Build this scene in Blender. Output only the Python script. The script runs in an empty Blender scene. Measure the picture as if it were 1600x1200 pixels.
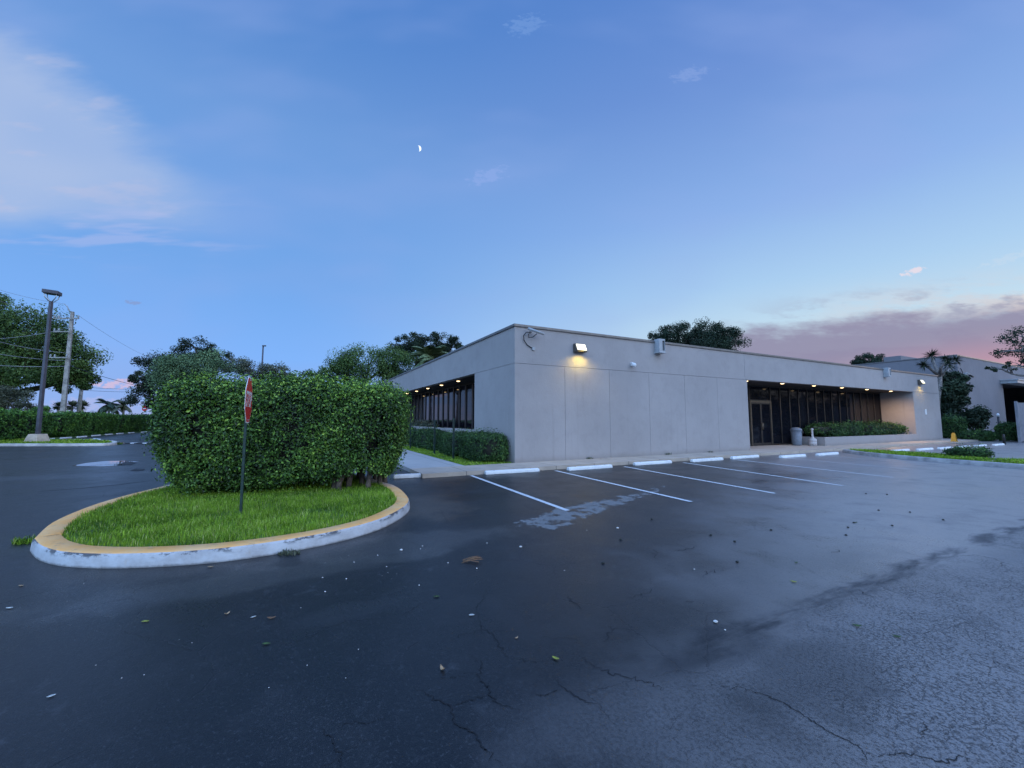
import bpy, math, random
import numpy as np
from mathutils import Vector, Matrix, Euler
random.seed(7)
RNG = np.random.default_rng(11)
PI = math.pi
scene = bpy.context.scene
COL = scene.collection

# ------------------------------------------------------------------ colour
def S(r, g, b):
    f = lambda c: (c/255/12.92) if c <= 10 else ((c/255+0.055)/1.055)**2.4
    return (f(r), f(g), f(b), 1.0)

# ------------------------------------------------------------------ survey
# eye height and lens were solved from the photograph; gp() gives the surveyed ground point
EYE = 1.65
FPX = 640.0
PITCH = math.atan(56/640.0)
cP, sP = math.cos(PITCH), math.sin(PITCH)
def ray(px, py):
    x = (px-800)/FPX; u = (600-py)/FPX
    return Vector((x, cP-u*sP, sP+u*cP))
def gp(px, py, z=0.0):
    d = ray(px, py); t = (z-EYE)/d.z
    return Vector((d.x*t, d.y*t, z))
def at(px, py, Y):
    d = ray(px, py); t = Y/d.y
    return Vector((d.x*t, Y, EYE+d.z*t))

# building frame: origin at the near corner, A along the front, B along the left side
AX = Vector((0.887, 0.4618, 0)); AX.normalize()
BX = Vector((-AX.y, AX.x, 0))
ORG = Vector((0.1, 14.8, 0))
ROT = math.atan2(AX.y, AX.x)
def W(a, s, z=0.0, o=ORG):
    return o + AX*a + BX*s + Vector((0, 0, z))
def fr(p):
    r = Vector((p.x, p.y, 0))-ORG
    return r.dot(AX), r.dot(BX)

# ------------------------------------------------------------------ tags
def tag(o, label=None, cat=None, group=None, kind=None):
    if label: o['label'] = label
    if cat: o['category'] = cat
    if group: o['group'] = group
    if kind: o['kind'] = kind
    return o
def empty(name, loc, label, cat, group=None, rz=0.0):
    o = bpy.data.objects.new(name, None); COL.objects.link(o)
    o.location = loc; o.rotation_euler = (0, 0, rz); o.empty_display_size = 0.2
    return tag(o, label, cat, group)
def wm(o):
    m = Matrix.LocRotScale(o.location, o.rotation_euler, o.scale)
    if o.parent is not None:
        m = wm(o.parent) @ o.matrix_parent_inverse @ m
    return m
def setparent(o, par):
    o.parent = par
    o.matrix_parent_inverse = wm(par).inverted()

# ------------------------------------------------------------------ mesh builder
class MB:
    def __init__(s):
        s.v = []; s.f = []; s.m = []; s.sm = []
    def add(s, vs, fs, mi=0, smooth=False):
        b = len(s.v); s.v += [tuple(v) for v in vs]
        for f in fs:
            s.f.append([i+b for i in f]); s.m.append(mi); s.sm.append(smooth)
        return s
    def box(s, x0, x1, y0, y1, z0, z1, mi=0, T=None):
        c = [Vector((x, y, z)) for z in (z0, z1) for (x, y) in ((x0, y0), (x1, y0), (x1, y1), (x0, y1))]
        if T: c = [T(p) for p in c]
        return s.add(c, [(0,3,2,1),(4,5,6,7),(0,1,5,4),(1,2,6,5),(2,3,7,6),(3,0,4,7)], mi)
    def fbox(s, a0, a1, s0, s1, z0, z1, mi=0, o=ORG):
        return s.box(a0, a1, s0, s1, z0, z1, mi, lambda p: W(p.x, p.y, p.z, o))
    def prism(s, poly, z0, z1, mi=0, mtop=None):
        n = len(poly)
        vs = [Vector((p[0], p[1], z0)) for p in poly]+[Vector((p[0], p[1], z1)) for p in poly]
        b = len(s.v); s.v += [tuple(v) for v in vs]
        for i in range(n):
            j = (i+1) % n
            s.f.append([b+i, b+j, b+n+j, b+n+i]); s.m.append(mi); s.sm.append(False)
        s.f.append([b+n+i for i in range(n)]); s.m.append(mi if mtop is None else mtop); s.sm.append(False)
        s.f.append([b+i for i in reversed(range(n))]); s.m.append(mi); s.sm.append(False)
        return s
    def tube(s, pts, rad, n=8, mi=0, cap=True, smooth=True):
        pts = [Vector(p) for p in pts]
        if not hasattr(rad, '__len__'): rad = [rad]*len(pts)
        vs = []; up = None
        for i, p in enumerate(pts):
            t = (pts[min(i+1, len(pts)-1)]-pts[max(i-1, 0)])
            if t.length < 1e-9: t = Vector((0, 0, 1))
            t.normalize()
            if up is None or abs(up.dot(t)) > 0.98:
                up = Vector((1, 0, 0)) if abs(t.x) < 0.8 else Vector((0, 1, 0))
            u = (up-t*up.dot(t)).normalized(); w = t.cross(u); up = u
            for k in range(n):
                q = 2*PI*k/n
                vs.append(p+(u*math.cos(q)+w*math.sin(q))*rad[i])
        fs = []
        for i in range(len(pts)-1):
            for k in range(n):
                k2 = (k+1) % n
                fs.append((i*n+k, i*n+k2, (i+1)*n+k2, (i+1)*n+k))
        s.add(vs, fs, mi, smooth)
        if cap:
            b = len(s.v)-len(vs)
            s.f.append([b+k for k in reversed(range(n))]); s.m.append(mi); s.sm.append(False)
            s.f.append([b+(len(pts)-1)*n+k for k in range(n)]); s.m.append(mi); s.sm.append(False)
        return s
    def lathe(s, prof, c, n=16, mi=0, smooth=True):
        vs = []
        for r, z in prof:
            for k in range(n):
                q = 2*PI*k/n
                vs.append((c[0]+r*math.cos(q), c[1]+r*math.sin(q), c[2]+z))
        fs = []
        m = len(prof)
        for i in range(m-1):
            for k in range(n):
                k2 = (k+1) % n
                fs.append((i*n+k, i*n+k2, (i+1)*n+k2, (i+1)*n+k))
        s.add(vs, fs, mi, smooth)
        b = len(s.v)-len(vs)
        s.f.append([b+k for k in reversed(range(n))]); s.m.append(mi); s.sm.append(False)
        s.f.append([b+(m-1)*n+k for k in range(n)]); s.m.append(mi); s.sm.append(False)
        return s
    def sphere(s, c, r, n=10, m=6, mi=0, sc=(1, 1, 1)):
        prof = []
        vs = []; fs = []
        for i in range(m+1):
            th = PI*i/m
            for k in range(n):
                q = 2*PI*k/n
                vs.append((c[0]+r*sc[0]*math.sin(th)*math.cos(q), c[1]+r*sc[1]*math.sin(th)*math.sin(q), c[2]-r*sc[2]*math.cos(th)))
        for i in range(m):
            for k in range(n):
                k2 = (k+1) % n
                fs.append((i*n+k, i*n+k2, (i+1)*n+k2, (i+1)*n+k))
        return s.add(vs, fs, mi, True)
    def build(s, name, mats, parent=None, bevel=0.0, seg=2, origin=None):
        if not isinstance(mats, (list, tuple)): mats = [mats]
        me = bpy.data.meshes.new(name)
        V = np.array(s.v, dtype=float)
        if parent is None:
            if origin is None:
                origin = Vector(((V[:, 0].min()+V[:, 0].max())/2, (V[:, 1].min()+V[:, 1].max())/2, V[:, 2].min()))
        else:
            origin = Vector(origin) if origin is not None else Vector((0, 0, 0))
        V = V-np.array(origin)
        me.from_pydata([tuple(v) for v in V], [], s.f)
        for m in mats: me.materials.append(m)
        me.polygons.foreach_set('material_index', s.m)
        me.polygons.foreach_set('use_smooth', s.sm)
        me.update()
        o = bpy.data.objects.new(name, me); COL.objects.link(o)
        o.location = origin
        if parent is not None: setparent(o, parent)
        if bevel > 0:
            b = o.modifiers.new('Bevel', 'BEVEL'); b.width = bevel; b.segments = seg; b.limit_method = 'ANGLE'; b.angle_limit = math.radians(40)
        return o

def np_mesh(name, V, F, mat, parent=None, tint=None, smooth=False, origin=None):
    me = bpy.data.meshes.new(name)
    V = np.asarray(V, dtype=np.float32); F = np.asarray(F, dtype=np.int32)
    if origin is None:
        origin = (0, 0, 0) if parent is not None else ((V[:, 0].min()+V[:, 0].max())/2, (V[:, 1].min()+V[:, 1].max())/2, V[:, 2].min())
    V = V-np.array(origin, dtype=np.float32)
    n = len(F); k = F.shape[1]
    me.vertices.add(len(V)); me.vertices.foreach_set('co', V.ravel())
    me.loops.add(n*k); me.loops.foreach_set('vertex_index', F.ravel())
    me.polygons.add(n)
    me.polygons.foreach_set('loop_start', np.arange(0, n*k, k, dtype=np.int32))
    me.polygons.foreach_set('loop_total', np.full(n, k, dtype=np.int32))
    me.polygons.foreach_set('use_smooth', np.full(n, smooth, dtype=bool))
    me.materials.append(mat)
    if tint is not None:
        at_ = me.attributes.new('tint', 'FLOAT', 'FACE')
        at_.data.foreach_set('value', np.asarray(tint, dtype=np.float32))
    me.update(); me.validate()
    o = bpy.data.objects.new(name, me); COL.objects.link(o)
    o.location = origin
    if parent is not None: setparent(o, parent)
    return o

# ------------------------------------------------------------------ materials
def newmat(name):
    m = bpy.data.materials.new(name); m.use_nodes = True
    nt = m.node_tree
    return m, nt, nt.nodes['Principled BSDF']
class NB:
    """short node-writing helper"""
    def __init__(s, nt): s.nt = nt
    def n(s, t, **kw):
        x = s.nt.nodes.new(t)
        for k, v in kw.items(): setattr(x, k, v)
        return x
    def l(s, a, b): s.nt.links.new(a, b)
    def val(s, sock, v):
        if hasattr(v, 'links') or isinstance(v, bpy.types.NodeSocket): s.l(v, sock)
        else: sock.default_value = v
    def m(s, op, a, b=0.0, c=0.0, clamp=False):
        x = s.n('ShaderNodeMath', operation=op, use_clamp=clamp)
        s.val(x.inputs[0], a); s.val(x.inputs[1], b); s.val(x.inputs[2], c)
        return x.outputs[0]
    def ss(s, v, lo, hi):
        x = s.n('ShaderNodeMapRange', interpolation_type='SMOOTHSTEP')
        s.val(x.inputs['Value'], v); x.inputs['From Min'].default_value = lo; x.inputs['From Max'].default_value = hi
        return x.outputs[0]
    def mr(s, v, lo, hi, o0=0.0, o1=1.0):
        x = s.n('ShaderNodeMapRange'); s.val(x.inputs['Value'], v)
        x.inputs['From Min'].default_value = lo; x.inputs['From Max'].default_value = hi
        x.inputs['To Min'].default_value = o0; x.inputs['To Max'].default_value = o1
        return x.outputs[0]
    def mix(s, f, a, b, blend='MIX'):
        x = s.n('ShaderNodeMix', data_type='RGBA', blend_type=blend)
        s.val(x.inputs['Factor'], f); s.val(x.inputs['A'] if False else x.inputs[6], a); s.val(x.inputs[7], b)
        return x.outputs[2]
    dim = '3D'
    def noise(s, vec, scale, detail=4, rough=0.55, dist=0.0, out='Fac'):
        x = s.n('ShaderNodeTexNoise', noise_dimensions=s.dim); x.inputs['Scale'].default_value = scale
        x.inputs['Detail'].default_value = detail; x.inputs['Roughness'].default_value = rough; x.inputs['Distortion'].default_value = dist
        if vec is not None: s.l(vec, x.inputs['Vector'])
        return x.outputs[out]
    def obj(s): return s.n('ShaderNodeTexCoord').outputs['Object']
    def pos(s): return s.n('ShaderNodeNewGeometry').outputs['Position']
    def mapv(s, vec, loc=(0, 0, 0), rot=(0, 0, 0), sc=(1, 1, 1)):
        x = s.n('ShaderNodeMapping'); s.l(vec, x.inputs[0])
        x.inputs['Location'].default_value = loc; x.inputs['Rotation'].default_value = rot; x.inputs['Scale'].default_value = sc
        return x.outputs[0]
    def sep(s, vec):
        x = s.n('ShaderNodeSeparateXYZ'); s.l(vec, x.inputs[0]); return x.outputs
    def ramp(s, f, stops):
        x = s.n('ShaderNodeValToRGB'); s.val(x.inputs[0], f)
        el = x.color_ramp.elements
        while len(el) > 1: el.remove(el[-1])
        el[0].position = stops[0][0]; el[0].color = stops[0][1]
        for p, c in stops[1:]:
            e = el.new(p); e.color = c
        return x.outputs[0]
    def bump(s, h, strength=0.3, dist=0.02):
        x = s.n('ShaderNodeBump'); x.inputs['Strength'].default_value = strength; x.inputs['Distance'].default_value = dist
        s.l(h, x.inputs['Height']); return x.outputs[0]

def basic(name, col, rough=0.6, var=0.15, scale=6.0, metal=0.0, bump=0.0, bscale=60.0, col2=None, spec=0.5):
    m, nt, b = newmat(name); N = NB(nt)
    p = N.pos()
    f = N.noise(p, scale, 5, 0.6)
    c2 = col2 if col2 else tuple(c*(1-var*2) for c in col[:3])+(1,)
    c1 = col if col2 else tuple(min(1, c*(1+var)) for c in col[:3])+(1,)
    N.l(N.mix(N.ss(f, 0.3, 0.7), c2, c1), b.inputs['Base Color'])
    N.l(N.mr(N.noise(p, scale*3, 3), 0.3, 0.7, max(0.02, rough-0.1), min(1, rough+0.1)), b.inputs['Roughness'])
    b.inputs['Metallic'].default_value = metal
    b.inputs['Specular IOR Level'].default_value = spec
    if bump:
        N.l(N.bump(N.noise(p, bscale, 4), bump, 0.01), b.inputs['Normal'])
    return m
def emit(name, col, strength):
    m, nt, b = newmat(name)
    b.inputs['Base Color'].default_value = (0.8, 0.8, 0.8, 1)
    b.inputs['Emission Color'].default_value = col; b.inputs['Emission Strength'].default_value = strength
    return m

def leafmat(name, stops, rough=0.5, trans=0.25, spec=0.22):
    m, nt, b = newmat(name); N = NB(nt)
    a = N.n('ShaderNodeAttribute', attribute_name='tint').outputs['Fac']
    c = N.ramp(a, stops)
    N.l(c, b.inputs['Base Color']); b.inputs['Roughness'].default_value = rough
    b.inputs['Specular IOR Level'].default_value = spec
    if trans <= 0: return m
    t = N.n('ShaderNodeBsdfTranslucent'); N.l(N.mix(1.0, c, (0.9, 1.0, 0.5, 1), 'MULTIPLY'), t.inputs[0])
    mx = N.n('ShaderNodeMixShader'); mx.inputs[0].default_value = trans
    N.l(b.outputs[0], mx.inputs[1]); N.l(t.outputs[0], mx.inputs[2])
    N.l(mx.outputs[0], nt.nodes['Material Output'].inputs[0])
    return m

M = {}
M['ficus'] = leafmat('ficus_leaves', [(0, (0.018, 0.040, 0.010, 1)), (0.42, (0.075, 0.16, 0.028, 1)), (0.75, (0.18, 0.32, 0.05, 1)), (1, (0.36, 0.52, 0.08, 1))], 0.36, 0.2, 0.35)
M['hedge'] = leafmat('clipped_hedge_leaves', [(0, (0.022, 0.048, 0.016, 1)), (0.55, (0.055, 0.115, 0.032, 1)), (1, (0.16, 0.27, 0.06, 1))], 0.5, 0)
M['farhedge'] = leafmat('far_hedge_leaves', [(0, (0.03, 0.075, 0.016, 1)), (0.6, (0.085, 0.20, 0.035, 1)), (1, (0.20, 0.37, 0.06, 1))], 0.5, 0)
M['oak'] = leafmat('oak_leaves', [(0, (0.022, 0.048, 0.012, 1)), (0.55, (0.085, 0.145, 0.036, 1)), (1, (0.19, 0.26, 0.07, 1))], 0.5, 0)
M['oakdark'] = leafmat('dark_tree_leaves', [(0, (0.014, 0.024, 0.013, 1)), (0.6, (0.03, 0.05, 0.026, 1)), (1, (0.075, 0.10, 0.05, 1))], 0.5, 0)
M['mid'] = leafmat('soft_green_leaves', [(0, (0.035, 0.065, 0.033, 1)), (0.6, (0.125, 0.20, 0.09, 1)), (1, (0.22, 0.32, 0.14, 1))], 0.55, 0)
M['brush'] = leafmat('brownish_leaves', [(0, (0.05, 0.06, 0.04, 1)), (0.6, (0.11, 0.12, 0.075, 1)), (1, (0.18, 0.19, 0.11, 1))], 0.6, 0)
M['palm'] = leafmat('palm_fronds', [(0, (0.06, 0.09, 0.035, 1)), (0.6, (0.15, 0.18, 0.08, 1)), (1, (0.26, 0.29, 0.14, 1))], 0.55, 0)
M['grass'] = leafmat('grass_blades', [(0, (0.045, 0.095, 0.012, 1)), (0.4, (0.16, 0.27, 0.024, 1)), (0.8, (0.31, 0.46, 0.045, 1)), (1, (0.46, 0.44, 0.17, 1))], 0.8, 0.15, 0.06)
M['bark'] = basic('bark', (0.10, 0.075, 0.055, 1), 0.85, 0.3, 8, bump=0.6, bscale=30)
M['palebark'] = basic('pale_bark', (0.22, 0.19, 0.17, 1), 0.85, 0.25, 8, bump=0.5, bscale=25)
M['twig'] = basic('twigs', (0.016, 0.017, 0.010, 1), 0.9, 0.3, 9)
M['soil'] = basic('soil', (0.05, 0.04, 0.028, 1), 0.95, 0.3, 5, bump=0.6, bscale=20)
M['turf'] = basic('turf', (0.10, 0.19, 0.025, 1), 0.9, 0.25, 9, bump=0.6, bscale=50, col2=(0.05, 0.075, 0.018, 1))
def wornwhite():
    m, nt, b = newmat('white_paint_on_concrete'); N = NB(nt); p = N.pos()
    f = N.noise(p, 3.0, 5, 0.7); g = N.noise(p, 14, 5, 0.7)
    c = N.mix(N.ss(f, 0.3, 0.7), (0.62, 0.61, 0.59, 1), (0.74, 0.73, 0.71, 1))
    c = N.mix(N.m('MULTIPLY', N.ss(g, 0.60, 0.70), 0.7), c, (0.30, 0.28, 0.26, 1))
    c = N.mix(N.m('MULTIPLY', N.ss(N.m('ADD', N.sep(p)[2], N.m('MULTIPLY', g, 0.06)), 0.06, 0.03), 0.7), c, (0.16, 0.15, 0.14, 1))
    N.l(c, b.inputs['Base Color']); b.inputs['Roughness'].default_value = 0.7
    N.l(N.bump(N.noise(p, 60, 4), 0.35, 0.008), b.inputs['Normal'])
    return m
M['wheelstop'] = wornwhite()
M['wallcap'] = basic('weathered_metal_cap', (0.15, 0.135, 0.13, 1), 0.38, 0.1, 3, metal=0.25)
M['bronze'] = basic('dark_bronze', (0.055, 0.047, 0.043, 1), 0.4, 0.15, 6, metal=0.6)
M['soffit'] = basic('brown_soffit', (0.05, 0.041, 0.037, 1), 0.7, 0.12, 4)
M['mullion'] = basic('bronze_mullion', (0.028, 0.023, 0.022, 1), 0.45, 0.15, 5, metal=0.3)
M['brass'] = basic('brass', (0.16, 0.125, 0.09, 1), 0.4, 0.1, 10, metal=0.6)
M['housing'] = basic('bronze_lamp_housing', (0.09, 0.075, 0.06, 1), 0.5, 0.1, 10)
M['greybox'] = basic('grey_enamel', (0.34, 0.35, 0.36, 1), 0.5, 0.08, 6)
M['black'] = basic('black_plastic', (0.012, 0.012, 0.013, 1), 0.5, 0.1, 20)
M['white'] = basic('white_plastic', (0.7, 0.7, 0.7, 1), 0.45, 0.05, 20)
M['greenpost'] = basic('dark_green_post_paint', (0.012, 0.035, 0.028, 1), 0.5, 0.2, 12)
M['galv'] = basic('galvanised_steel', (0.5, 0.52, 0.53, 1), 0.4, 0.1, 15, metal=0.8)
M['poleblue'] = basic('blue_grey_pole_paint', (0.075, 0.07, 0.085, 1), 0.55, 0.15, 2)
M['concpole'] = basic('grey_pole_concrete', (0.34, 0.31, 0.28, 1), 0.9, 0.2, 3, bump=0.4, bscale=12)
M['sandconc'] = basic('tan_concrete', (0.55, 0.43, 0.32, 1), 0.85, 0.12, 3, bump=0.3)
M['bin'] = basic('blue_grey_bin', (0.15, 0.17, 0.20, 1), 0.5, 0.1, 10)
M['urn'] = basic('beige_plastic', (0.5, 0.45, 0.43, 1), 0.6, 0.08, 10)
M['yellow'] = basic('yellow_plastic', (0.50, 0.27, 0.02, 1), 0.45, 0.08, 12)
M['red'] = basic('red_sign_sheeting', (0.66, 0.02, 0.03, 1), 0.35, 0.08, 9)
M['signwhite'] = basic('white_sign_sheeting', (0.78, 0.77, 0.77, 1), 0.35, 0.05, 9)
M['stain'] = basic('signback', (0.35, 0.36, 0.37, 1), 0.4, 0.1, 9, metal=0.6)
M['wire'] = basic('wire', (0.02, 0.02, 0.022, 1), 0.6, 0.05, 5)
M['palewire'] = basic('weathered_wire', (0.30, 0.31, 0.33, 1), 0.6, 0.05, 5)
M['gatepanel'] = basic('pale_gate_paint', (0.20, 0.20, 0.22, 1), 0.6, 0.1, 2)
M['darkin'] = basic('dark_interior', (0.02, 0.02, 0.023, 1), 0.9, 0.1, 2)
M['hole'] = basic('tar', (0.006, 0.006, 0.007, 1), 0.7, 0.1, 5)
M['stop_rust'] = basic('rebar', (0.12, 0.06, 0.03, 1), 0.8, 0.2, 30)
for nm, c in (('leaf_yellowgreen', (0.34, 0.34, 0.05, 1)), ('leaf_tan', (0.40, 0.25, 0.13, 1)), ('leaf_white', (0.6, 0.58, 0.52, 1)), ('leaf_green', (0.06, 0.10, 0.025, 1)),
              ('leaf_brown', (0.22, 0.11, 0.05, 1)), ('nut_white', (0.62, 0.58, 0.54, 1)), ('nut_dark', (0.022, 0.024, 0.018, 1))):
    M[nm] = basic(nm, c, 0.6, 0.2, 60)

# stucco
def stucco(name, col, amt=1.0):
    m, nt, b = newmat(name); N = NB(nt); p = N.pos()
    big = N.noise(p, 0.35, 4, 0.6); med = N.noise(p, 2.2, 6, 0.65)
    streak = N.noise(N.mapv(p, sc=(3.0, 3.0, 0.16)), 1.4, 5, 0.7)
    c = N.mix(N.ss(big, 0.3, 0.7), tuple(x*0.92 for x in col[:3])+(1,), tuple(min(1, x*1.05) for x in col[:3])+(1,))
    c = N.mix(N.m('MULTIPLY', N.ss(med, 0.45, 0.75), 0.20*amt), c, tuple(x*0.72 for x in col[:3])+(1,))
    c = N.mix(N.m('MULTIPLY', N.ss(streak, 0.55, 0.8), 0.24*amt), c, tuple(x*0.62 for x in col[:3])+(1,))
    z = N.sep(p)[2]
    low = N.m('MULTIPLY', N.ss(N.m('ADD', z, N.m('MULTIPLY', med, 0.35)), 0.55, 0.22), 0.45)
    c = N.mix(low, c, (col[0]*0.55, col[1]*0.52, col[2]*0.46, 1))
    N.l(c, b.inputs['Base Color']); b.inputs['Roughness'].default_value = 0.9; b.inputs['Specular IOR Level'].default_value = 0.25
    h = N.m('ADD', N.noise(p, 34, 4, 0.6), N.m('MULTIPLY', N.noise(p, 7, 3), 0.8))
    N.l(N.bump(h, 0.55, 0.012), b.inputs['Normal'])
    return m
M['stucco'] = stucco('grey_stucco', (0.35, 0.312, 0.295, 1), 1.5)
M['stucco2'] = stucco('neighbour_stucco', (0.215, 0.198, 0.205, 1))
M['joint'] = basic('joint_grey', (0.10, 0.10, 0.10, 1), 0.9, 0.1, 5)  # even dark grey of the groove backing, also on roofs, louvres and vent

# tinted glass
def glass(name, col, rough=0.03, ior=1.45):
    m, nt, b = newmat(name); N = NB(nt); p = N.pos()
    b.inputs['Base Color'].default_value = col
    b.inputs['Roughness'].default_value = rough; b.inputs['IOR'].default_value = ior
    N.l(N.bump(N.noise(p, 1.1, 2), 0.035, 0.05), b.inputs['Normal'])
    return m
M['glassfront'] = glass('tinted_glass', (0.006, 0.007, 0.011, 1), 0.05, 1.22)
M['glassside'] = glass('reflective_tinted_glass', (0.008, 0.008, 0.012, 1), 0.03, 1.33)

# concrete walk with control joints
def concrete(name, col, joint=1.6, amt=0.2):
    m, nt, b = newmat(name); N = NB(nt); p = N.obj(); x, y, z = N.sep(p)
    f = N.noise(p, 1.3, 6, 0.65); g = N.noise(p, 9, 5, 0.6)
    c = N.mix(N.ss(f, 0.3, 0.7), tuple(k*(1-amt) for k in col[:3])+(1,), col)
    c = N.mix(N.m('MULTIPLY', N.ss(g, 0.5, 0.8), 0.3), c, tuple(k*0.6 for k in col[:3])+(1,))
    jx = N.m('LESS_THAN', N.m('ABSOLUTE', N.m('SUBTRACT', N.m('FRACT', N.m('DIVIDE', x, joint)), 0.5)), 0.008)
    c = N.mix(N.m('MULTIPLY', jx, 0.7), c, (0.06, 0.055, 0.05, 1))
    N.l(c, b.inputs['Base Color']); b.inputs['Roughness'].default_value = 0.85
    N.l(N.bump(N.noise(p, 60, 4), 0.3, 0.006), b.inputs['Normal'])
    return m
M['walk'] = concrete('sidewalk_concrete', (0.46, 0.37, 0.29, 1))
M['path'] = concrete('path_concrete', (0.42, 0.39, 0.36, 1), 1.5, 0.12)
M['kerbside'] = basic('kerb_concrete', (0.15, 0.14, 0.13, 1), 0.9, 0.3, 4, bump=0.5, bscale=20)

# painted kerb: yellow top over white face, scuffed
def kerbmats():
    out = []
    for nm, c1, c2 in (('kerb_white_face', (0.50, 0.49, 0.48, 1), (0.36, 0.335, 0.32, 1)), ('kerb_yellow_top', (0.85, 0.38, 0.10, 1), (0.80, 0.46, 0.20, 1))):
        m, nt, b = newmat(nm); N = NB(nt); p = N.pos(); z = N.sep(p)[2]
        f = N.noise(p, 2.2, 6, 0.7); g = N.noise(N.mapv(p, sc=(1, 1, 0.35)), 7, 6, 0.7); h = N.noise(p, 1.1, 4, 0.6)
        c = N.mix(N.ss(f, 0.35, 0.7), c1, c2)
        if 'white' in nm:
            # black tyre scuffs along the upper edge, rust runs below
            sc = N.m('MULTIPLY', N.ss(z, 0.075, 0.14), N.ss(N.noise(N.mapv(p, sc=(1, 1, 2.5)), 2.4, 6, 0.75), 0.50, 0.57))
            c = N.mix(N.m('MULTIPLY', sc, 0.9), c, (0.045, 0.045, 0.05, 1))
            c = N.mix(N.m('MULTIPLY', N.ss(g, 0.6, 0.75), 0.55), c, (0.36, 0.24, 0.12, 1))
            c = N.mix(N.m('MULTIPLY', N.ss(N.m('ADD', z, N.m('MULTIPLY', g, 0.05)), 0.055, 0.025), 0.75), c, (0.10, 0.09, 0.08, 1))
        else:
            x = N.sep(p)[0]
            c = N.mix(N.m('MULTIPLY', N.ss(N.m('ADD', N.sep(p)[1], N.m('MULTIPLY', h, 1.2)), 9.6, 10.6), 0.85), c, (0.50, 0.47, 0.45, 1))
            c = N.mix(N.m('MULTIPLY', N.ss(g, 0.56, 0.7), 0.5), c, (0.30, 0.20, 0.12, 1))
            c = N.mix(N.m('MULTIPLY', N.ss(N.noise(p, 16, 5, 0.7), 0.62, 0.7), 0.5), c, (0.5, 0.46, 0.42, 1))
        N.l(c, b.inputs['Base Color']); b.inputs['Roughness'].default_value = 0.75
        N.l(N.bump(N.noise(p, 28, 5), 0.5, 0.01), b.inputs['Normal'])
        out.append(m)
    return out
M['kerbw'], M['kerby'] = kerbmats()

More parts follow.
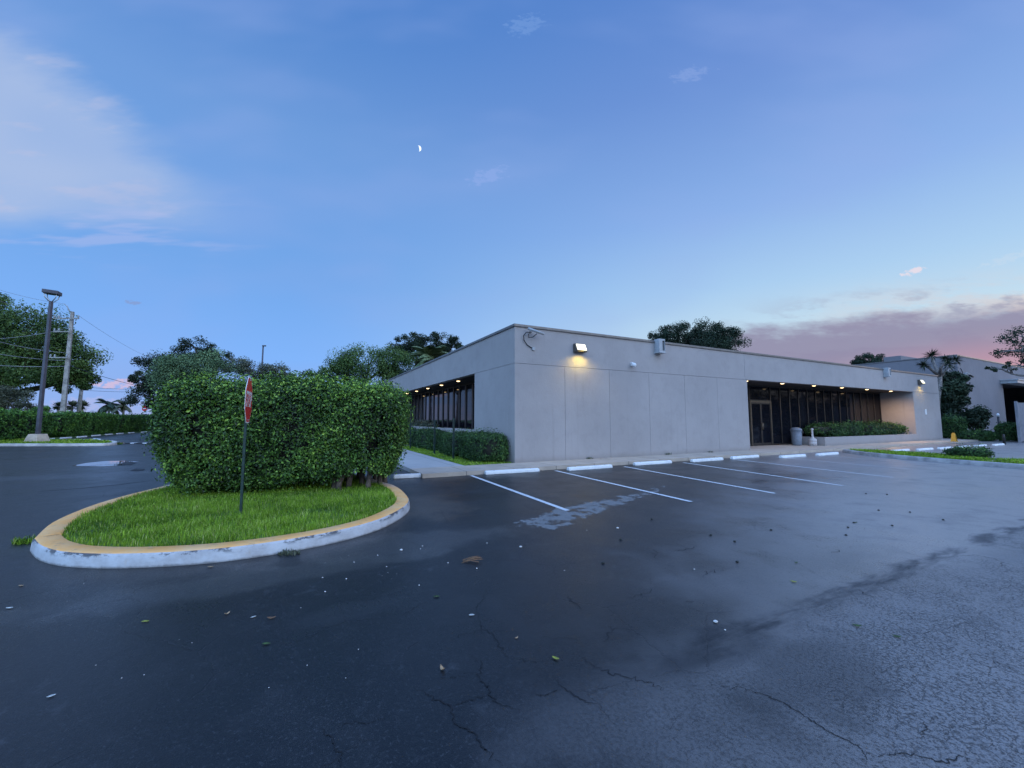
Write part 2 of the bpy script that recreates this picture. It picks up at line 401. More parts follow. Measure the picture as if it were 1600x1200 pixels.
# asphalt, in building-frame object coordinates
def asphalt():
    m, nt, b = newmat('asphalt'); N = NB(nt); N.dim = '2D'; p = N.obj(); x, y, z = N.sep(p)
    n1 = N.noise(p, 0.22, 5, 0.6); n2 = N.noise(p, 1.4, 6, 0.65); n3 = N.noise(p, 9, 4, 0.6); fine = N.noise(p, 170, 3, 0.7)
    # worn, unsealed older surface beyond the seam
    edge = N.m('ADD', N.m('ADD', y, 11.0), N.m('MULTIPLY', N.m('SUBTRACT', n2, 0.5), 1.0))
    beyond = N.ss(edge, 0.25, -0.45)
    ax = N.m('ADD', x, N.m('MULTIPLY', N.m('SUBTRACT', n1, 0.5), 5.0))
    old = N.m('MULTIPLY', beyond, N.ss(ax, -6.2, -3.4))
    worn = N.ss(N.m('SUBTRACT', N.m('ADD', N.m('MULTIPLY', x, 0.65), N.m('MULTIPLY', N.m('ADD', N.m('SUBTRACT', n1, 0.5), N.m('MULTIPLY', N.m('SUBTRACT', n2, 0.5), 0.5)), 4.0)), y), 6.9, 10.8)  # right-hand bays paler: some wear, plus sky reflection put into the colour
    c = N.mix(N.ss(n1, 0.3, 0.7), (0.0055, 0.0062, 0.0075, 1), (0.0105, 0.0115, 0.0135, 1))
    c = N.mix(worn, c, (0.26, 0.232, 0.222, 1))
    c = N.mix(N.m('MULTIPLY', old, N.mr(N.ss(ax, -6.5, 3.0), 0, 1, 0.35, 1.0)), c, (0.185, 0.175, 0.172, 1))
    c = N.mix(N.m('MULTIPLY', N.ss(n2, 0.48, 0.72), 0.30), c, (0.034, 0.034, 0.036, 1))
    c = N.mix(N.m('MULTIPLY', N.m('MULTIPLY', N.ss(N.noise(p, 5.0, 6, 0.72), 0.58, 0.7), N.ss(n1, 0.42, 0.6)), 0.4), c, (0.07, 0.07, 0.075, 1))
    # aggregate
    ag = N.m('MULTIPLY', N.ss(fine, 0.56, 0.72), N.m('ADD', 0.12, N.m('MULTIPLY', old, 0.45)))
    c = N.mix(ag, c, (0.15, 0.15, 0.155, 1))
    sp2 = N.noise(p, 42, 5, 0.8)
    c = N.mix(N.m('MULTIPLY', N.ss(sp2, 0.52, 0.40), N.m('ADD', 0.25, N.m('MULTIPLY', old, 0.6))), c, (0.006, 0.006, 0.007, 1))
    c = N.mix(N.m('MULTIPLY', N.ss(sp2, 0.55, 0.68), 0.6), c, (0.06, 0.062, 0.066, 1))
    c = N.mix(N.m('MULTIPLY', N.ss(sp2, 0.58, 0.70), N.m('MULTIPLY', old, 0.7)), c, (0.24, 0.235, 0.24, 1))
    # brown dirt by the island and in the first bays
    def blob(cx, cy, rx, ry, seed):
        dx = N.m('DIVIDE', N.m('SUBTRACT', x, cx), rx); dy = N.m('DIVIDE', N.m('SUBTRACT', y, cy), ry)
        d = N.m('SQRT', N.m('ADD', N.m('MULTIPLY', dx, dx), N.m('MULTIPLY', dy, dy)))
        return N.ss(N.m('ADD', d, N.m('MULTIPLY', N.m('SUBTRACT', n2, 0.5), 1.4)), 1.1, 0.5)
    for cx, cy, rx, ry, col, am in dirt:
        c = N.mix(N.m('MULTIPLY', blob(cx, cy, rx, ry, 0), am), c, col)
    # seam of tar and grit
    seam = N.m('MULTIPLY', N.ss(N.m('ABSOLUTE', N.m('ADD', N.m('ADD', y, 10.95), N.m('MULTIPLY', N.m('SUBTRACT', n2, 0.5), 0.5))), 0.20, 0.02),
               N.m('MULTIPLY', N.ss(N.noise(N.mapv(p, sc=(0.5, 2, 1)), 1.6, 4, 0.6), 0.38, 0.6), N.ss(x, -5.2, -4.0)))
    c = N.mix(N.m('MULTIPLY', seam, 0.85), c, (0.010, 0.010, 0.011, 1))
    # alligator cracking, two sizes, on the older surface
    wv = N.n('ShaderNodeVectorMath', operation='ADD'); N.l(p, wv.inputs[0])
    sc_ = N.n('ShaderNodeVectorMath', operation='SCALE'); N.l(N.noise(p, 9, 4, 0.65, out='Color'), sc_.inputs[0]); sc_.inputs['Scale'].default_value = 0.10
    N.l(sc_.outputs[0], wv.inputs[1])
    def vor(scale):
        v = N.n('ShaderNodeTexVoronoi', feature='DISTANCE_TO_EDGE', voronoi_dimensions='2D'); v.inputs['Scale'].default_value = scale
        N.l(wv.outputs[0], v.inputs['Vector']); return v.outputs['Distance']
    ck1 = N.m('MULTIPLY', N.ss(vor(8.5), 0.05, 0.012), N.ss(N.noise(p, 2.2, 4), 0.44, 0.54))
    ck2 = N.m('MULTIPLY', N.ss(vor(24.0), 0.12, 0.03), N.ss(N.noise(p, 3.4, 5, 0.65), 0.42, 0.52))
    ck3 = N.m('MULTIPLY', N.ss(vor(1.1), 0.010, 0.002), N.ss(N.noise(p, 0.8, 3), 0.52, 0.58))
    fade = N.m('MULTIPLY', old, N.ss(N.noise(p, 0.6, 3, 0.6), 0.30, 0.5))
    ck = N.m('MULTIPLY', N.m('MAXIMUM', N.m('MULTIPLY', ck1, 0.75), N.m('MULTIPLY', ck2, 0.6)), fade)
    ck = N.m('MAXIMUM', ck, N.m('MULTIPLY', ck3, N.m('ADD', 0.25, N.m('MULTIPLY', old, 0.6))))
    c = N.mix(N.m('MULTIPLY', ck, 0.92), c, (0.005, 0.005, 0.006, 1))
    # scraped pale paint across the first bays
    u = N.mapv(p, loc=(0, 0, 0))
    ux = N.m('ADD', N.m('MULTIPLY', N.m('SUBTRACT', x, scr[0]), scr[2]), N.m('MULTIPLY', N.m('SUBTRACT', y, scr[1]), scr[3]))
    uy = N.m('SUBTRACT', N.m('MULTIPLY', N.m('SUBTRACT', y, scr[1]), scr[2]), N.m('MULTIPLY', N.m('SUBTRACT', x, scr[0]), scr[3]))
    wd = N.mr(ux, 0.0, 6.5, 0.62, 0.16)
    rag = N.noise(N.mapv(p, sc=(1, 1, 1)), 3.6, 7, 0.75)
    inside = N.ss(N.m('DIVIDE', N.m('ABSOLUTE', N.m('ADD', uy, N.m('MULTIPLY', N.m('SUBTRACT', n2, 0.5), 0.5))), wd), 1.0, 0.45)
    along = N.m('MULTIPLY', N.ss(ux, -0.5, 0.15), N.ss(ux, 8.5, 2.0))
    pm = N.ss(N.m('ADD', N.m('MULTIPLY', N.m('MULTIPLY', inside, along), 0.50), N.m('MULTIPLY', N.m('SUBTRACT', rag, 0.5), 1.5)), 0.40, 0.47)
    c = N.mix(N.m('MULTIPLY', pm, 0.85), c, (0.19, 0.185, 0.18, 1))
    N.l(c, b.inputs['Base Color'])
    r = N.m('ADD', N.m('ADD', N.mr(n2, 0.3, 0.7, 0.26, 0.36), N.mr(n1, 0.3, 0.7, 0.0, 0.10)), N.m('MULTIPLY', old, 0.12))
    r = N.m('ADD', r, N.mr(sp2, 0.35, 0.65, -0.08, 0.10))
    r = N.m('ADD', r, N.m('MULTIPLY', N.m('MAXIMUM', N.m('MAXIMUM', pm, seam), ck), 0.3))
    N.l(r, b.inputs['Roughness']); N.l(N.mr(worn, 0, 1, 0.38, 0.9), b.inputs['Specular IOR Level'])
    h = N.m('ADD', N.m('MULTIPLY', N.noise(p, 95, 3, 0.65), N.m('ADD', 0.35, N.m('MULTIPLY', old, 0.9))), N.m('MULTIPLY', n3, 0.5))
    h = N.m('SUBTRACT', h, N.m('MULTIPLY', ck, 1.6))
    N.l(N.bump(h, 0.5, 0.008), b.inputs['Normal'])
    return m
P0 = fr(gp(830, 820)); P1 = fr(gp(1110, 741))
dl = math.hypot(P1[0]-P0[0], P1[1]-P0[1])
scr = (P0[0], P0[1], (P1[0]-P0[0])/dl, (P1[1]-P0[1])/dl)
def db(px, py, rx, ry, col, am): a, s = fr(gp(px, py)); return (a, s, rx, ry, col, am)
dirt = [db(1270, 1045, 0.75, 0.45, (0.03, 0.03, 0.032, 1), 0.6), db(1120, 1010, 0.7, 0.3, (0.03, 0.03, 0.032, 1), 0.5), db(655, 790, 1.1, 1.3, (0.075, 0.058, 0.045, 1), 0.55), db(620, 850, 1.6, 0.7, (0.075, 0.07, 0.068, 1), 0.5), db(400, 905, 2.2, 0.35, (0.07, 0.066, 0.062, 1), 0.45),
        db(850, 757, 1.5, 1.2, (0.026, 0.017, 0.015, 1), 0.6), db(1000, 742, 1.6, 1.2, (0.028, 0.018, 0.016, 1), 0.6),
        db(740, 776, 0.9, 0.5, (0.006, 0.006, 0.007, 1), 0.7), db(840, 798, 0.7, 0.4, (0.006, 0.006, 0.007, 1), 0.7),
        db(905, 775, 0.35, 0.3, (0.004, 0.004, 0.005, 1), 0.8), db(1010, 752, 0.4, 0.3, (0.005, 0.005, 0.006, 1), 0.7), db(1120, 742, 0.4, 0.3, (0.008, 0.008, 0.009, 1), 0.7), db(690, 762, 0.5, 0.35, (0.004, 0.004, 0.005, 1), 0.7), db(530, 960, 0.5, 0.2, (0.03, 0.03, 0.033, 1), 0.4), db(200, 940, 0.8, 0.25, (0.03, 0.031, 0.035, 1), 0.4), db(80, 745, 3.0, 0.8, (0.045, 0.045, 0.05, 1), 0.6)]
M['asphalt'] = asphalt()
def paintmat():
    m, nt, b = newmat('worn_line_paint'); N = NB(nt); p = N.pos()
    f = N.noise(p, 11, 7, 0.75); g = N.noise(p, 1.1, 3)
    x = N.sep(p)[0]
    wear = N.m('ADD', N.ss(f, 0.57, 0.66), N.m('MULTIPLY', N.ss(N.m('ADD', x, N.m('MULTIPLY', N.m('SUBTRACT', f, 0.5), 8)), 8.5, 24.0), 0.75), clamp=True)
    N.l(N.mix(wear, N.mix(g, (0.66, 0.66, 0.66, 1), (0.5, 0.5, 0.5, 1)), (0.075, 0.075, 0.077, 1)), b.inputs['Base Color'])
    b.inputs['Roughness'].default_value = 0.6
    return m
M['paint'] = paintmat()
M['oldpaint'] = basic('faded_line_paint', (0.2, 0.2, 0.21, 1), 0.6, 0.3, 3)
M['water'] = glass('puddle_water', (0.01, 0.011, 0.013, 1), 0.02, 1.6)

# ------------------------------------------------------------------ leaf cards
def unit(v): return v/np.maximum(np.linalg.norm(v, axis=1, keepdims=True), 1e-9)
def leaf_arrays(P, Nn, L, Wd, fold=0.25, jit=0.3):
    n = len(P)
    L = L*(1+jit*RNG.uniform(-1, 1, n))[:, None]; Wd = Wd*(1+jit*RNG.uniform(-1, 1, n))[:, None]
    r = unit(RNG.normal(size=(n, 3))+np.array([0, 0, -0.6]))
    T = unit(r-Nn*np.sum(r*Nn, axis=1, keepdims=True)); Sd = np.cross(Nn, T)
    v0 = P-T*L/2; v2 = P+T*L/2-Nn*L*0.12
    v1 = P+Sd*Wd/2+Nn*Wd*fold-T*L*0.08; v3 = P-Sd*Wd/2+Nn*Wd*fold-T*L*0.08
    V = np.stack([v0, v1, v2, v3], axis=1).reshape(-1, 3)
    i = np.arange(n)*4
    F = np.stack([np.stack([i, i+1, i+2], 1), np.stack([i, i+2, i+3], 1)], axis=1).reshape(-1, 3)
    return V, F
def lump(P, k=1.0, seed=0):
    rs = np.random.default_rng(seed)
    out = np.zeros(len(P))
    for fq, am in ((1.3, 0.5), (2.9, 0.3), (6.1, 0.2)):
        d = rs.normal(size=(3, 3)); ph = rs.uniform(0, 6.28, 3)
        for j in range(3):
            out += am/3*np.sin((P@unit(d)[j])*fq*k*2+ph[j])
    return out
def boxhedge(name, label, c, u, hl, hd, z0, z1, count, L, Wd, mat, parent_parts=None, ex=4.0, skirt=None, group=None, amp=0.09, top_light=0.45, cat='hedge', shell=0.16, taper=0.0):
    """clipped hedge: leaf cards over a lumpy superellipsoid, with a twiggy core"""
    u = np.array([u[0], u[1], 0.0]); u /= np.linalg.norm(u); v = np.array([-u[1], u[0], 0.0]); k = np.array([0, 0, 1.0])
    c0 = np.array([c[0], c[1], (z0+z1)/2]); hz = (z1-z0)/2
    root = empty(name, (c[0], c[1], z0), label, cat, group)
    out = []; tot = 0
    nb = 0
    Ps = []; Ns = []; Ts = []
    # area-weighted sampling on the superellipsoid by projecting box-surface points
    while tot < count:
        q = RNG.uniform(-1, 1, (count, 3))
        ar = np.array([hd*hz, hl*hz, hl*hd*0.7]); fc = RNG.choice(3, count, p=ar/ar.sum())
        sg = RNG.choice([-1.0, 1.0], count); q[np.arange(count), fc] = sg
        n_ = (np.abs(q)**ex).sum(1)**(1/ex); q = q/n_[:, None]
        g = np.sign(q)*np.abs(q)**(ex-1)/np.array([hl, hd, hz]); g = unit(g)
        loc = q*np.array([hl, hd, hz])
        tp_ = 1-taper*np.clip((0.15-q[:, 2])/1.15, 0, 1)**1.4
        loc[:, 0] *= tp_; loc[:, 1] *= tp_
        wp = loc[:, :1]*u+loc[:, 1:2]*v+loc[:, 2:]*k
        nw = g[:, :1]*u+g[:, 1:2]*v+g[:, 2:]*k
        lm = lump(wp, 1.0, 3)
        depth = -np.abs(RNG.normal(0, shell, count))+RNG.normal(0, 0.03, count)
        stray = RNG.random(count) < (0.03+0.05*(q[:, 2] > 0.93))
        depth = np.where(stray, RNG.uniform(0.03, 0.18, count), depth)
        wp = wp+nw*(lm*amp*1.5+depth)[:, None]
        keep = np.ones(count, bool)
        if skirt is not None:
            keep = skirt(loc[:, 0], loc[:, 1], loc[:, 2]+hz+0.0*lm, RNG)
        dens = lump(wp, 2.2, 5)+0.5*lump(wp, 6.0, 15)
        keep &= RNG.random(count) < 0.58+0.8*dens
        keep &= (loc[:, 2] > -hz*0.97)
        wp = wp[keep]; nw = nw[keep]
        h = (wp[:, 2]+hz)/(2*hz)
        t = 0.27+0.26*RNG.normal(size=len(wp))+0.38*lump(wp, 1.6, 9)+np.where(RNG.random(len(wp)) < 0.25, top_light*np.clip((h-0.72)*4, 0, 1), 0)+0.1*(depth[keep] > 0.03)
        Ps.append(wp+c0); Ns.append(nw); Ts.append(t); tot += len(wp)
    P = np.concatenate(Ps)[:count]; Nn = np.concatenate(Ns)[:count]; T = np.clip(np.concatenate(Ts)[:count], 0, 1)
    Nn = unit(Nn*1.0+RNG.normal(size=P.shape)*0.55+np.array([0, 0, 0.35]))
    V, F = leaf_arrays(P, Nn, L, Wd, 0.25, 0.5)
    V[:, 2] = np.maximum(V[:, 2], z0+0.01)
    np_mesh('foliage', V, F, mat, root, np.repeat(T, 2))
    # twiggy core
    mb = MB(); n, m = 28, 14; vs = []; fs = []
    for i in range(m+1):
        th = PI*i/m
        for j in range(n):
            ph = 2*PI*j/n
            d = np.array([math.sin(th)*math.cos(ph), math.sin(th)*math.sin(ph), -math.cos(th)])
            d = d/((np.abs(d)**ex).sum()**(1/ex))
            sh = min(0.3, 0.32*hd)
            sc3 = np.array([hl-sh, hd-sh, hz-min(sh, hz*0.3)])
            if skirt is not None: pass
            tq = 1-taper*max(0, min(1, (0.15-d[2])/1.15))**1.4; d[0] *= tq; d[1] *= tq
            p_ = c0+u*d[0]*sc3[0]+v*d[1]*sc3[1]+k*d[2]*sc3[2]
            if skirt is not None and d[2] < 0:
                p_[2] = max(p_[2], z0+0.45)
            vs.append(p_)
    for i in range(m):
        for j in range(n):
            j2 = (j+1) % n; fs.append((i*n+j, i*n+j2, (i+1)*n+j2, (i+1)*n+j))
    mb.add(vs, fs, 0, True)
    mb.build('twigs', M['twig'], root)
    return root

def limb_path(p0, p1, bend=0.15, n=6):
    p0 = Vector(p0); p1 = Vector(p1); d = p1-p0; out = []
    j1 = Vector((random.gauss(0, 1), random.gauss(0, 1), random.gauss(0, .6)))*d.length*bend
    for i in range(n+1):
        t = i/n
        out.append(p0+d*t+j1*math.sin(PI*t)+Vector((0, 0, d.length*0.10*math.sin(PI*t))))
    return out
def tree(name, label, base, blobs, trunk_r, mat, leaf, nleaf, clumps=40, group=None, bark='bark', fork=0.45, cat='tree', spread=0.30, lean=(0, 0)):
    """tapered trunk + limbs, crown of leaf clumps inside several ellipsoids (cx,cy,cz,rx,ry,rz)"""
    root = empty(name, base, label, cat, group)
    base = Vector(base)
    zc = min(b_[2]-b_[5] for b_ in blobs); top = max(b_[2]+b_[5] for b_ in blobs)
    fk = base+Vector((lean[0], lean[1], max(0.8, (zc-base.z)*0.9+0.3)))
    mb = MB()
    mb.tube(limb_path(base-Vector((0, 0, .2)), fk, 0.03), [trunk_r*(1.25-0.55*i/6) for i in range(7)], 9)
    vol = [b_[3]*b_[4]*b_[5] for b_ in blobs]; cl = []
    for i in range(clumps):
        b_ = random.choices(blobs, [v_**0.67 for v_ in vol])[0]
        d = np.array([random.gauss(0, 1) for _ in range(3)]); d /= np.linalg.norm(d)
        r = random.uniform(0.45, 1.0)**0.6
        cl.append((np.array(b_[:3])+d*np.array(b_[3:6])*r*0.88, min(b_[3:6])*random.uniform(spread*0.85, spread*1.6), d))
    for b_ in blobs:
        c_ = Vector(b_[:3]); lp = limb_path(fk, c_, 0.10)
        mb.tube(lp, [trunk_r*0.62*(1-0.7*i/6) for i in range(7)], 7)
        near = sorted(cl, key=lambda q: (Vector(q[0])-c_).length)[:max(4, clumps//(2*len(blobs)))]
        for q in near:
            st = lp[random.randint(3, 6)]
            mb.tube(limb_path(st, q[0], 0.12, 4), [trunk_r*0.22*(1-0.8*i/4) for i in range(5)], 5)
    mb.build('trunk', M[bark], root)
    Ps = []; Ts = []; Ns = []
    per = int(nleaf*1.6)//clumps
    for ctr, r, d in cl:
        n = int(per*random.uniform(0.6, 1.4))
        x = unit(RNG.normal(size=(n, 3)))*(RNG.random(n)**0.5)[:, None]
        sh = np.array([1.15, 1.15, 0.9])
        Ps.append(ctr+x*r*sh); Ns.append(x+np.array([0, 0, 0.5])+RNG.normal(size=(n, 3))*0.5)
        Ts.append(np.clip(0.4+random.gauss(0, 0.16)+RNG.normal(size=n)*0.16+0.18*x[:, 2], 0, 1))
    P = np.concatenate(Ps); T = np.concatenate(Ts); Nn = unit(np.concatenate(Ns))
    V, F = leaf_arrays(P, Nn, leaf*0.78, leaf*0.46, 0.25, 0.5)
    np_mesh('crown', V, F, mat, root, np.repeat(T, 2))
    return root

def pip(poly, P):
    x, y = P[:, 0], P[:, 1]; ins = np.zeros(len(P), bool); n = len(poly)
    for i in range(n):
        x1, y1 = poly[i][0], poly[i][1]; x2, y2 = poly[(i+1) % n][0], poly[(i+1) % n][1]
        c = ((y1 > y) != (y2 > y)) & (x < (x2-x1)*(y-y1)/((y2-y1) if abs(y2-y1) > 1e-12 else 1e-12)+x1)
        ins ^= c
    return ins
def blades(poly, n, h, w, z):
    xs = [p[0] for p in poly]; ys = [p[1] for p in poly]
    P = np.zeros((0, 2))
    while len(P) < n:
        q = np.stack([RNG.uniform(min(xs), max(xs), n*2), RNG.uniform(min(ys), max(ys), n*2)], 1)
        q = q[pip(poly, q)]
        q3 = np.concatenate([q, np.zeros((len(q), 1))], 1)
        P = np.concatenate([P, q[RNG.random(len(q)) < 0.7+0.6*lump(q3, 2.0, 21)]])
    P = P[:n]
    P3 = np.concatenate([P, np.full((n, 1), z)], 1)
    patch = lump(P3, 1.3, 4)+0.5*lump(P3, 4.0, 8)
    H = h*(1+0.35*RNG.normal(size=n)+0.5*patch).clip(0.35, 2.2)
    az = RNG.uniform(0, 2*PI, n); d = np.stack([np.cos(az), np.sin(az), np.zeros(n)], 1); s = np.stack([-np.sin(az), np.cos(az), np.zeros(n)], 1)
    ln = RNG.uniform(0.15, 0.9, n)
    ww = (w*RNG.uniform(0.7, 1.3, n))[:, None]
    mid = P3+d*(H*ln*0.35)[:, None]+np.array([0, 0, 1])*(H*0.62)[:, None]
    tip = P3+d*(H*ln)[:, None]+np.array([0, 0, 1])*(H*(1.02-0.3*ln))[:, None]
    V = np.stack([P3-s*ww/2, P3+s*ww/2, mid+s*ww*0.4, mid-s*ww*0.4, tip], 1).reshape(-1, 3)
    i = np.arange(n)*5
    F = np.stack([np.stack([i, i+1, i+2], 1), np.stack([i, i+2, i+3], 1), np.stack([i+3, i+2, i+4], 1)], 1).reshape(-1, 3)
    t = np.clip(0.42+0.2*RNG.normal(size=n)+0.5*patch, 0, 0.9); t = np.where(RNG.random(n) < 0.06, RNG.uniform(0.92, 1.0, n), t)
    return V, F, np.repeat(t, 3)
def grass(label, patches, h=0.06, w=0.007):
    Vs = []; Fs = []; Ts = []; off = 0
    for poly, n, z, hh, w_ in patches:
        V, F, T = blades(poly, n, hh, w_, z); Vs.append(V); Fs.append(F+off); Ts.append(T); off += len(V)
    o = np_mesh('grass', np.concatenate(Vs), np.concatenate(Fs), M['grass'], None, np.concatenate(Ts))
    tag(o, label, 'grass', kind='stuff'); return o

# ------------------------------------------------------------------ SETTING
g = MB(); g.add([(-2500, -600, -0.03), (2500, -600, -0.03), (2500, 3500, -0.03), (-2500, 3500, -0.03)], [(0, 1, 2, 3)])
tag(g.build('ground', M['turf']), 'flat ground reaching to the horizon', 'ground', kind='structure')
def loc_obj(mb_local, name, mat, parent=None):
    o = mb_local.build(name, mat, parent=None, origin=Vector((0, 0, 0)))
    o.location = ORG; o.rotation_euler = (0, 0, ROT)
    if parent: setparent(o, parent)
    return o
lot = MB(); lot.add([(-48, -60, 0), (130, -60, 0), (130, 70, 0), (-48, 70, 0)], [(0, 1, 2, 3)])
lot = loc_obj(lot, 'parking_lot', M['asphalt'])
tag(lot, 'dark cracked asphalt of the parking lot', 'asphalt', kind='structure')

def ribbon(pts, w, z, mb, taper=False, jit=0.0, sub=1):
    P = [Vector((p[0], p[1], z)) for p in pts]
    if sub > 1:
        Q = []
        for i in range(len(P)-1):
            for k in range(sub):
                t = k/sub; q = P[i].lerp(P[i+1], t); d = (P[i+1]-P[i]).length
                if k: q += Vector((random.gauss(0, 1), random.gauss(0, 1), 0))*jit*d
                Q.append(q)
        Q.append(P[-1]); P = Q
    n = len(P); vs = []
    for i, p in enumerate(P):
        t = (P[min(i+1, n-1)]-P[max(i-1, 0)]); t.normalize(); s = Vector((-t.y, t.x, 0))
        ww = w*(random.uniform(0.45, 1.3) if jit else 1)
        if taper: ww *= min(1, 0.15+2.2*min(i/(n-1), 1-i/(n-1)))
        vs += [p-s*ww/2, p+s*ww/2]
    fs = [(2*i+1, 2*i, 2*i+2, 2*i+3) for i in range(n-1)]
    mb.add(vs, fs)
# stall lines
for (x0, y0, x1, y1) in ((736, 743, 887, 798), (868, 735.5, 1080, 784), (975, 729, 1211, 771), (1067, 722.8, 1317, 759), (1143, 717.5, 1395, 746),
                         (1212, 714.5, 1420, 733), (1272, 711, 1440, 724)):
    mb = MB(); a = gp(x0, y0); b_ = gp(x1, y1); ribbon([a, a.lerp(b_, .33), a.lerp(b_, .66), b_], 0.105, 0.004, mb)
    mb.build('stall_line', M['paint'], lot)
for (x0, y0, x1, y1) in ((0, 703, 140, 700.5), (0, 708.5, 48, 707.5), (62, 707.3, 102, 706.3), (0, 715.5, 28, 714.5), (34, 714, 58, 713), (-60, 697.8, -2, 697.3), (185, 684, 232, 683), (188, 689.5, 215, 689)):
    mb = MB(); a = gp(x0, y0); b_ = gp(x1, y1); ribbon([a, b_], 0.11, 0.004, mb)
    mb.build('faded_stall_line', M['oldpaint'], lot)
# second lot on the right: lines
for (x0, y0, x1, y1) in ((1460, 703.5, 1600, 710), (1492, 701, 1600, 705.5), (1520, 699.5, 1620, 702.8)):
    mb = MB(); ribbon([gp(x0, y0), gp(x1, y1)], 0.11, 0.004, mb); mb.build('faded_stall_line', M['oldpaint'], lot)
# big cracks
def c2(pts): return [gp(500+x*.375, 800+y*.375) for x, y in pts]
def c1(pts): return [gp(1000+x*.375, 750+y*.375) for x, y in pts]
cm = MB()
for pts, w in ((c2([(385, 725), (440, 760), (500, 785), (550, 820), (560, 880), (610, 900), (660, 950), (700, 1000), (760, 1060)]), 0.017),
               (c2([(665, 450), (670, 490), (720, 510), (740, 560), (790, 610)]), 0.014), (c2([(640, 590), (670, 640), (665, 690), (700, 760), (750, 800), (830, 840)]), 0.015),
               (c2([(560, 810), (620, 780), (700, 765)]), 0.011), (c2([(1080, 600), (1130, 635), (1200, 670), (1280, 690), (1370, 710), (1435, 750)]), 0.016),
               (c2([(970, 690), (1010, 730), (1070, 770), (1110, 795), (1155, 800)]), 0.013), (c2([(885, 758), (950, 760), (1010, 735)]), 0.009),
               (c2([(0, 905), (40, 930), (60, 980), (85, 1020), (85, 1067)]), 0.014), (c2([(1020, 345), (1050, 375), (1100, 410)]), 0.014),
               (c2([(1200, 475), (1220, 490), (1300, 490)]), 0.013), (c2([(1220, 490), (1185, 540)]), 0.012), (c2([(555, 530), (590, 510), (670, 495), (770, 495)]), 0.007),
               (c2([(690, 320), (690, 360), (650, 400), (660, 450)]), 0.007), (c2([(480, 695), (560, 690), (660, 678)]), 0.007), (c2([(60, 905), (110, 880), (200, 880), (300, 850)]), 0.007),
               (c2([(1280, 360), (1340, 345), (1390, 320)]), 0.010), (c2([(900, 515), (1000, 525), (1090, 530)]), 0.007), (c2([(800, 615), (880, 625), (960, 620)]), 0.007),
               (c1([(300, 860), (420, 865), (480, 885), (600, 930), (680, 980), (740, 1020), (850, 1080), (910, 1110), (940, 1150), (920, 1190)]), 0.013),
               (c1([(940, 1150), (1040, 1150), (1100, 1140), (1200, 1160), (1290, 1180), (1330, 1150), (1400, 1170)]), 0.013), (c1([(245, 400), (300, 380), (390, 365)]), 0.014),
               (c1([(1430, 740), (1500, 765), (1600, 815)]), 0.010), (c1([(800, 305), (835, 290)]), 0.016), (c1([(130, 300), (190, 290), (245, 275)]), 0.016), (c1([(55, 290), (80, 330)]), 0.016),
               (c1([(1180, 1080), (1200, 1040), (1180, 1010)]), 0.010), (c1([(180, 510), (230, 505)]), 0.012), (c1([(910, 455), (930, 475), (990, 490)]), 0.012)):
    ribbon(pts, w*0.68, 0.003, cm, True, 0.09, 6)
cm.build('cracks', M['hole'], lot)
mb = MB(); ribbon([gp(x, y) for x, y in ((60, 768), (130, 763), (190, 757), (246, 750))], 0.09, 0.003, mb, True, 0.02, 4); mb.build('tar_seam', M['hole'], lot)
# drain puddle and tar patch on the far drive
mb = MB(); pts = [gp(x, y) for x, y in ((112, 728), (135, 723.5), (165, 720.5), (192, 720), (218, 721.5), (196, 727), (160, 729))]
mb.add([p+Vector((0, 0, .005)) for p in pts], [list(range(len(pts)))]); tag(mb.build('puddle', M['water']), 'shallow puddle on the left drive', 'puddle', kind='structure')
for pp in (((190, 726.6), (192, 723), (205, 721.5), (214, 723), (205, 727)), ((203, 735.5), (212, 732.5), (227, 733), (224, 735.5), (212, 736.3))):
    mb = MB(); mb.add([gp(x, y)+Vector((0, 0, .009)) for x, y in pp], [list(range(len(pp)))])
    mb.build('tar_patch', M['hole'], lot)

# sidewalk & path
sw = MB()
sw.box(-3.73, 75, -1.45, 0.0, -0.02, 0.12)
sw.box(13.6, 20.66, 0.0, 1.88, -0.02, 0.121)
sw.box(37.95, 75, 0.0, 1.2, -0.02, 0.12)
o = loc_obj(sw, 'sidewalk', M['walk']); tag(o, 'concrete sidewalk along the front of the building', 'sidewalk', kind='structure')
pt = MB(); pt.box(-3.73, -1.9, 0.0, 34, -0.02, 0.118); pt.box(-1.9, -0.25, 12.0, 12.7, -0.02, 0.118)
o = loc_obj(pt, 'path', M['path']); tag(o, 'pale concrete path beside the lawn', 'path', kind='structure')
lw = MB()
lw.box(-1.9, 0.0, 0.0, 12.0, -0.02, 0.10); lw.box(-1.9, 0.0, 12.7, 34, -0.02, 0.10)
o = loc_obj(lw, 'lawn', M['turf']); tag(o, 'lawn strip under the left wall', 'lawn', kind='structure')

